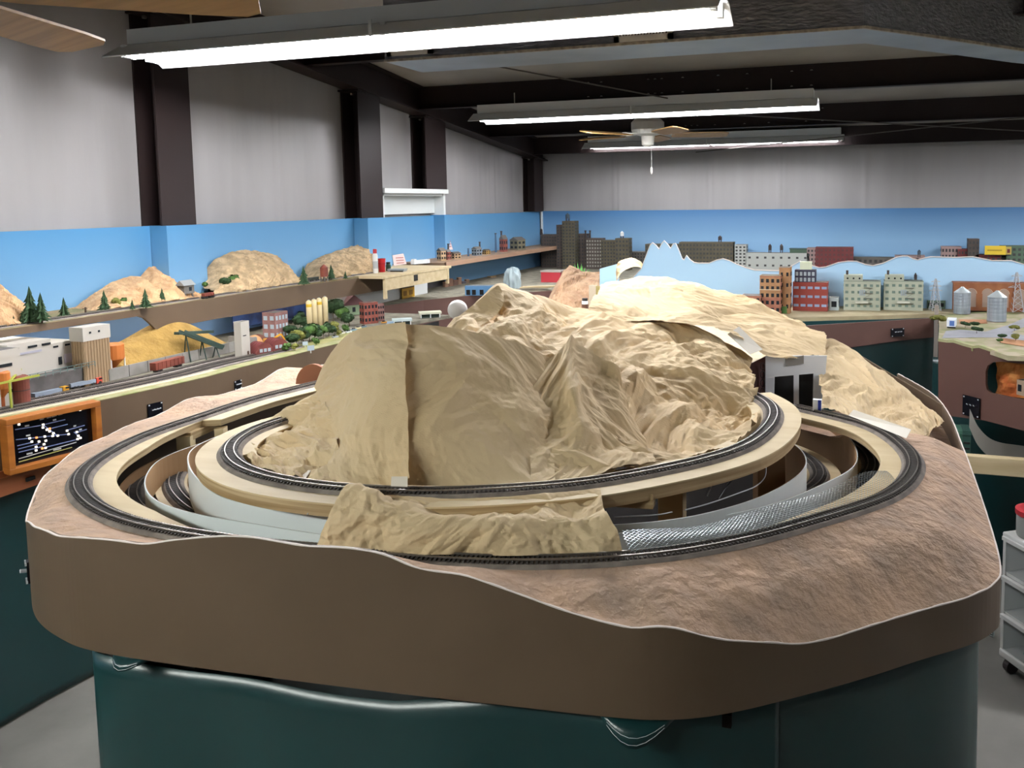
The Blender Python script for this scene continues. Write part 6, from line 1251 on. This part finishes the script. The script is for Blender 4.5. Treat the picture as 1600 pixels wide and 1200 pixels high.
# things in the far corner
p = at(861, 441, 'Z', ZK); k_ = mpp(p); t = thing('red_box', 'red box with a grey lid on the far corner bench', 'box', tuple(p)); MB().box((0, .05, 8*k_), (32*k_, .12, 16*k_)).build('body', mat('box_red', '9c2730', .5), t); MB().box((0, .05, 17*k_), (34*k_, .125, 2.5*k_)).build('lid', mat('lid_grey', '9a938a', .5), t)
for i, (x, yt, w, m) in enumerate(((697, 441, 6, 'b98d70'), (704, 436, 6, 'a97f68'), (711, 438, 7, '8c6a5a'), (718, 434, 5, 'c39a7c'), (724, 440, 6, '6f6a78'), (730, 437, 5, 'a5876f'), (745, 440, 9, 'a98a5e'), (760, 436, 8, '9a7c66'), (769, 432, 9, 'b08f62'))):
    p = np.array([-3.3, 0, ZK]); q = at(x, 460, 'X', -3.3); k_ = mpp(q); H_ = at(x, yt, 'X', -3.3)[2]-ZK
    lab = ('slender tan skyline tower nearest the plywood shelf', 'tan skyline tower second from the plywood shelf', 'wide dark tan skyline tower with its dark neighbour', 'tallest pale skyline tower in the left group', 'dark grey skyline tower in the left group', 'last slim tower of the left skyline group', 'ochre skyline block above the blue row', 'brown skyline block right of the ochre one', 'tallest ochre skyline block beside the plastic bag')[i]
    building('skyline_tower', lab, (-3.3, q[1], ZK), w*k_*1.2, w*k_*1.0, H_, mat('sky_'+m, m, .8), R(65), 5, 3, win=M_cw)
p = at(750, 461, 'Z', ZK); k_ = mpp(p); t = building('blue_row', 'light blue row building with black doorways in the far corner', tuple(p), 44*k_, .06, 14*k_, mat('row_blue', '5f93c0', .6), R(15), 0, 0)
for q in (-17, -8, 4): MB().box((q*k_, -.032, 5*k_), (6*k_, .003, 8*k_)).build('doorway', M_dark, t)
# plastic bag
p = at(801, 450, 'Z', ZK); k_ = mpp(p); b = MB(); P = []
for i in range(25):
    a = 2*math.pi*i/24; row = []
    for j in range(15):
        v = j/14; r_ = (17*(1-v)**.35*(.75+.5*v) if v < 1 else .5)*k_; q = 1+.25*math.sin(a*5+v*6)*v+.1*math.sin(a*11); row.append((r_*q*math.cos(a), r_*q*math.sin(a)*.7, 30*k_*v*(1+.12*math.sin(a*3))))
    P.append(row)
o = b.grid(P).build('plastic_bag', mat('bag_plastic', 'b4c4c8', .25, alpha=.75)); o.location = tuple(p); tag(o, 'translucent plastic bag bunched up on the far corner bench', 'bag')
t = thing('scrap_wood', 'pale wood scraps beside the red box', 'wood scraps', tuple(at(835, 452, 'Z', ZK)))
for i in range(4): MB().bar((-.12+.03*i, -.05*i, .01+.008*i), (.1+.04*i, .04-.03*i, .012+.008*i), .03, .008).build('scrap', M_ply, t)
# rock outcrop behind the mountain
oo = atd(905, 470, 4.0); P = []
crest = [(852, 482), (860, 462), (868, 445), (880, 424), (890, 413), (898, 417), (912, 424), (925, 426), (940, 424), (950, 440), (958, 470)]
for i in range(61):
    x = 852+106*i/60; c_ = atd(x, interp(x, crest), 4.15); f_ = atd(x, 498, 3.8); row = []
    for j in range(29):
        v = j/24
        if v <= 1: q = f_*(1-v)+c_*v+np.array([0, -.09*math.sin(math.pi*v), 0])
        else: q = c_+np.array([0, .12*(v-1)*6, (f_[2]-c_[2])*(v-1)*6])
        cc = float(crumple(np.array(q[0]*1.0), np.array(q[2]*1.5), 5.5, .06, 4, .55)); row.append((q[0]+cc*.3, q[1]-cc, q[2]+cc*.3))
    P.append(row)
o = MB().grid(P).build('rock_outcrop', mat('brown_rock', 'a98c6e', .9, '8a6a50', 18, 8, bump=.9, bscale=40), origin=tuple(oo)); tag(o, 'brown rocky outcrop on a board behind the paper mountain', 'rock')
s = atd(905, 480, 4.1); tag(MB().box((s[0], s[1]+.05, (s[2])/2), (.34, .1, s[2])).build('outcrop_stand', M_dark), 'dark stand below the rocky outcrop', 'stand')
t = thing('green_leaves', 'bright green plastic leaves behind the rocky outcrop', 'leaves', tuple(atd(906, 430, 4.2)))
for i in range(9):
    a = -.9+.22*i; k_ = 4.4/CAM_F; MB().add([(-.004+.012*(i-4)*.6, 0, 0), (.008+.012*(i-4)*.6, .003, 0), (.014*(i-4)+.006*math.sin(i*2), .01, (20-abs(i-3)*2.6)*k_)], [(0, 1, 2)]).build('leaf', mat('leaf_bright', '4c9a3c', .5), t)
p = atd(914, 474, 3.5); k_ = 3.5/CAM_F; t = thing('glue_bottle', 'small dark bottle with a white band behind the mountain', 'bottle', tuple(p)); MB().lathe([(5*k_, p[2]*0-(p[2]-1.181)), (5*k_, 2*k_), (3.4*k_, 4*k_)], n=14).build('body', mat('bottle_brown', '5a3c30', .4), t); MB().lathe([(5.1*k_, -1*k_), (5.1*k_, 4*k_)], n=14).build('band', M_board, t); MB().lathe([(4.4*k_, 4*k_), (4.4*k_, 8*k_)], n=14).build('cap', M_dark, t)
for x0, x1, yt, yb, m, lab in ((920, 931, 446, 541, mat('card_cream', 'cfc0a8', .7), 'cream card standing behind the mountain'), (931, 938, 447, 541, mat('card_olive', '9a8a55', .7), 'narrow olive card beside the cream one'), (937, 966, 420, 541, M_skypale, 'pale blue upright board behind the mountain')):
    P = [atd(x0, yt, 3.3), atd(x1, yt-8 if x1 > 950 else yt, 3.3), atd(x1, yb, 3.3), atd(x0, yb, 3.3)]; o = fixn(MB().prism(P, (0, 0, 0), (0, .012, 0)).build('upright_card', m)); tag(o, lab, 'card')
# deck that carries the things behind the mountain
dkk = thing('rear_deck', 'low plywood deck behind the paper mountain', 'deck', (-.7, 3.4, 1.18)); MB().box((-.12, 0, -.01), (.9, .9, .02)).build('board', M_ply, dkk)
for sx in (-.5, .25):
    for sy in (-.4, .4): MB().box((sx, sy, -.60), (.05, .05, 1.16)).build('leg', M_hard, dkk)

# ================================================================== plastic drawer cart at right
ztc = .53; A = at(1566, 830, 'Z', ztc); B = at(1600, 848, 'Z', ztc); th_ = math.atan2(B[1]-A[1], B[0]-A[0]); wC, dC = .36, .32
ct = thing('drawer_cart', 'white plastic three drawer cart on black casters at the right edge', 'drawer cart', (A[0]+math.cos(th_)*wC/2-math.sin(th_)*dC/2, A[1]+math.sin(th_)*wC/2+math.cos(th_)*dC/2, 0), th_)
M_pl = mat('cart_white', 'd2d3d0', .4); M_clear = mat('drawer_clear', 'cdd6d6', .2, alpha=.25)
for z, nm in ((ztc-.015, 'top'), (.07, 'base')): bevel(MB().box((0, 0, z), (wC, dC, .03)).build(nm, M_pl, ct), .006)
for sx in (-1, 1):
    MB().box((sx*(wC/2-.008), 0, ztc/2+.03), (.014, dC-.01, ztc-.1)).build('side', M_pl, ct)
for z in (.225, .375): MB().box((0, 0, z), (wC-.01, dC-.02, .014)).build('divider', M_pl, ct)
MB().box((0, dC/2-.006, ztc/2+.03), (wC-.03, .006, ztc-.1)).build('back', M_pl, ct)
for i, z0 in enumerate((.09, .235, .385)):
    o = MB(); o.box((0, -dC/2+.006, z0+.06), (wC-.035, .004, .12)); dr = o.build('drawer', M_clear, ct); MB().box((0, -dC/2+.0, z0+.125), (wC-.02, .018, .014)).build('rim', M_pl, dr)
for sx in (-1, 1):
    for sy in (-1, 1):
        o = MB().tube([(sx*(wC/2-.03)-.012, sy*(dC/2-.03), .026), (sx*(wC/2-.03)+.012, sy*(dC/2-.03), .026)], .026, 16).build('caster', mat('caster_black', '2a2224', .5), ct)
def in_cart(x, y, z): c_, s_ = math.cos(th_), math.sin(th_); L = ct.location; return (L[0]+x*c_-y*s_, L[1]+x*s_+y*c_, z)
t = thing('red_bundle', 'red rolled bundle inside the top drawer of the cart', 'bundle', in_cart(-.05, -.05, .392), th_); MB().tube([(-.06, 0, .035), (.1, .02, .035)], [.03, .034], 14).build('roll', mat('bundle_red', 'b83038', .5), t); MB().tube([(.1, .02, .035), (.104, .02, .035)], .02, 12).build('roll_end', mat('bundle_dark', '701a20', .5), t)
t = thing('printed_box', 'black and white printed box inside the middle drawer', 'box', in_cart(-.03, -.10, .234), th_); MB().box((0, 0, .055), (.07, .04, .11)).build('carton', mat('carton_navy', '2c2d38', .5), t); MB().box((0, -.021, .025), (.07, .002, .045)).build('lower_print', M_board, t)
def text(body, loc, size, m, parent, rz=0.0):
    cu = bpy.data.curves.new('lettering', 'FONT'); cu.body = body; cu.size = size; cu.extrude = .0004; cu.align_x = 'CENTER'; cu.align_y = 'CENTER'; o = bpy.data.objects.new('lettering', cu); COL.objects.link(o); o.location = loc; o.rotation_euler = (R(90), 0, rz); cu.materials.append(m); o.parent = parent
    bpy.context.view_layer.update(); me = bpy.data.meshes.new_from_object(o.evaluated_get(bpy.context.evaluated_depsgraph_get())); n_ = bpy.data.objects.new('lettering', me); COL.objects.link(n_); n_.location = loc; n_.rotation_euler = (R(90), 0, rz); n_.parent = parent; bpy.data.objects.remove(o)
    return n_
text('3', (-.02, -.0215, .075), .035, M_board, t); MB().tube([(-.005+.02*math.cos(a), -.021, .098+.006*math.sin(a)) for a in np.linspace(0, 2*math.pi, 13)], .002, 5).build('logo_ring', M_board, t)
t = thing('teal_bag', 'teal and pink packets in the bottom drawer', 'packets', in_cart(0, -.06, .086), th_); bevel(MB().box((0, 0, .02), (.22, .12, .03), taper=.85).build('teal_packet', mat('packet_teal', '4aa6b0', .4), t), .006); bevel(MB().box((.02, -.01, .05), (.12, .06, .028), taper=.8).build('pink_packet', mat('packet_pink', 'b98a98', .5), t), .006)
t = thing('clear_jar', 'clear plastic jar with a red lid on top of the cart', 'jar', in_cart(-wC/2+.075, -.08, ztc), th_); MB().lathe([(.062, 0), (.066, .01), (.066, .075), (.06, .085)], n=24).build('jar', mat('jar_clear', 'b5b9b5', .2, alpha=.6), t, smooth=True); MB().lathe([(.07, .082), (.07, .1), (.055, .104)], n=24).build('lid', mat('lid_red', 'a82a34', .4), t); MB().box((0, 0, .112), (.06, .05, .016)).build('black_clip', M_dark, t)
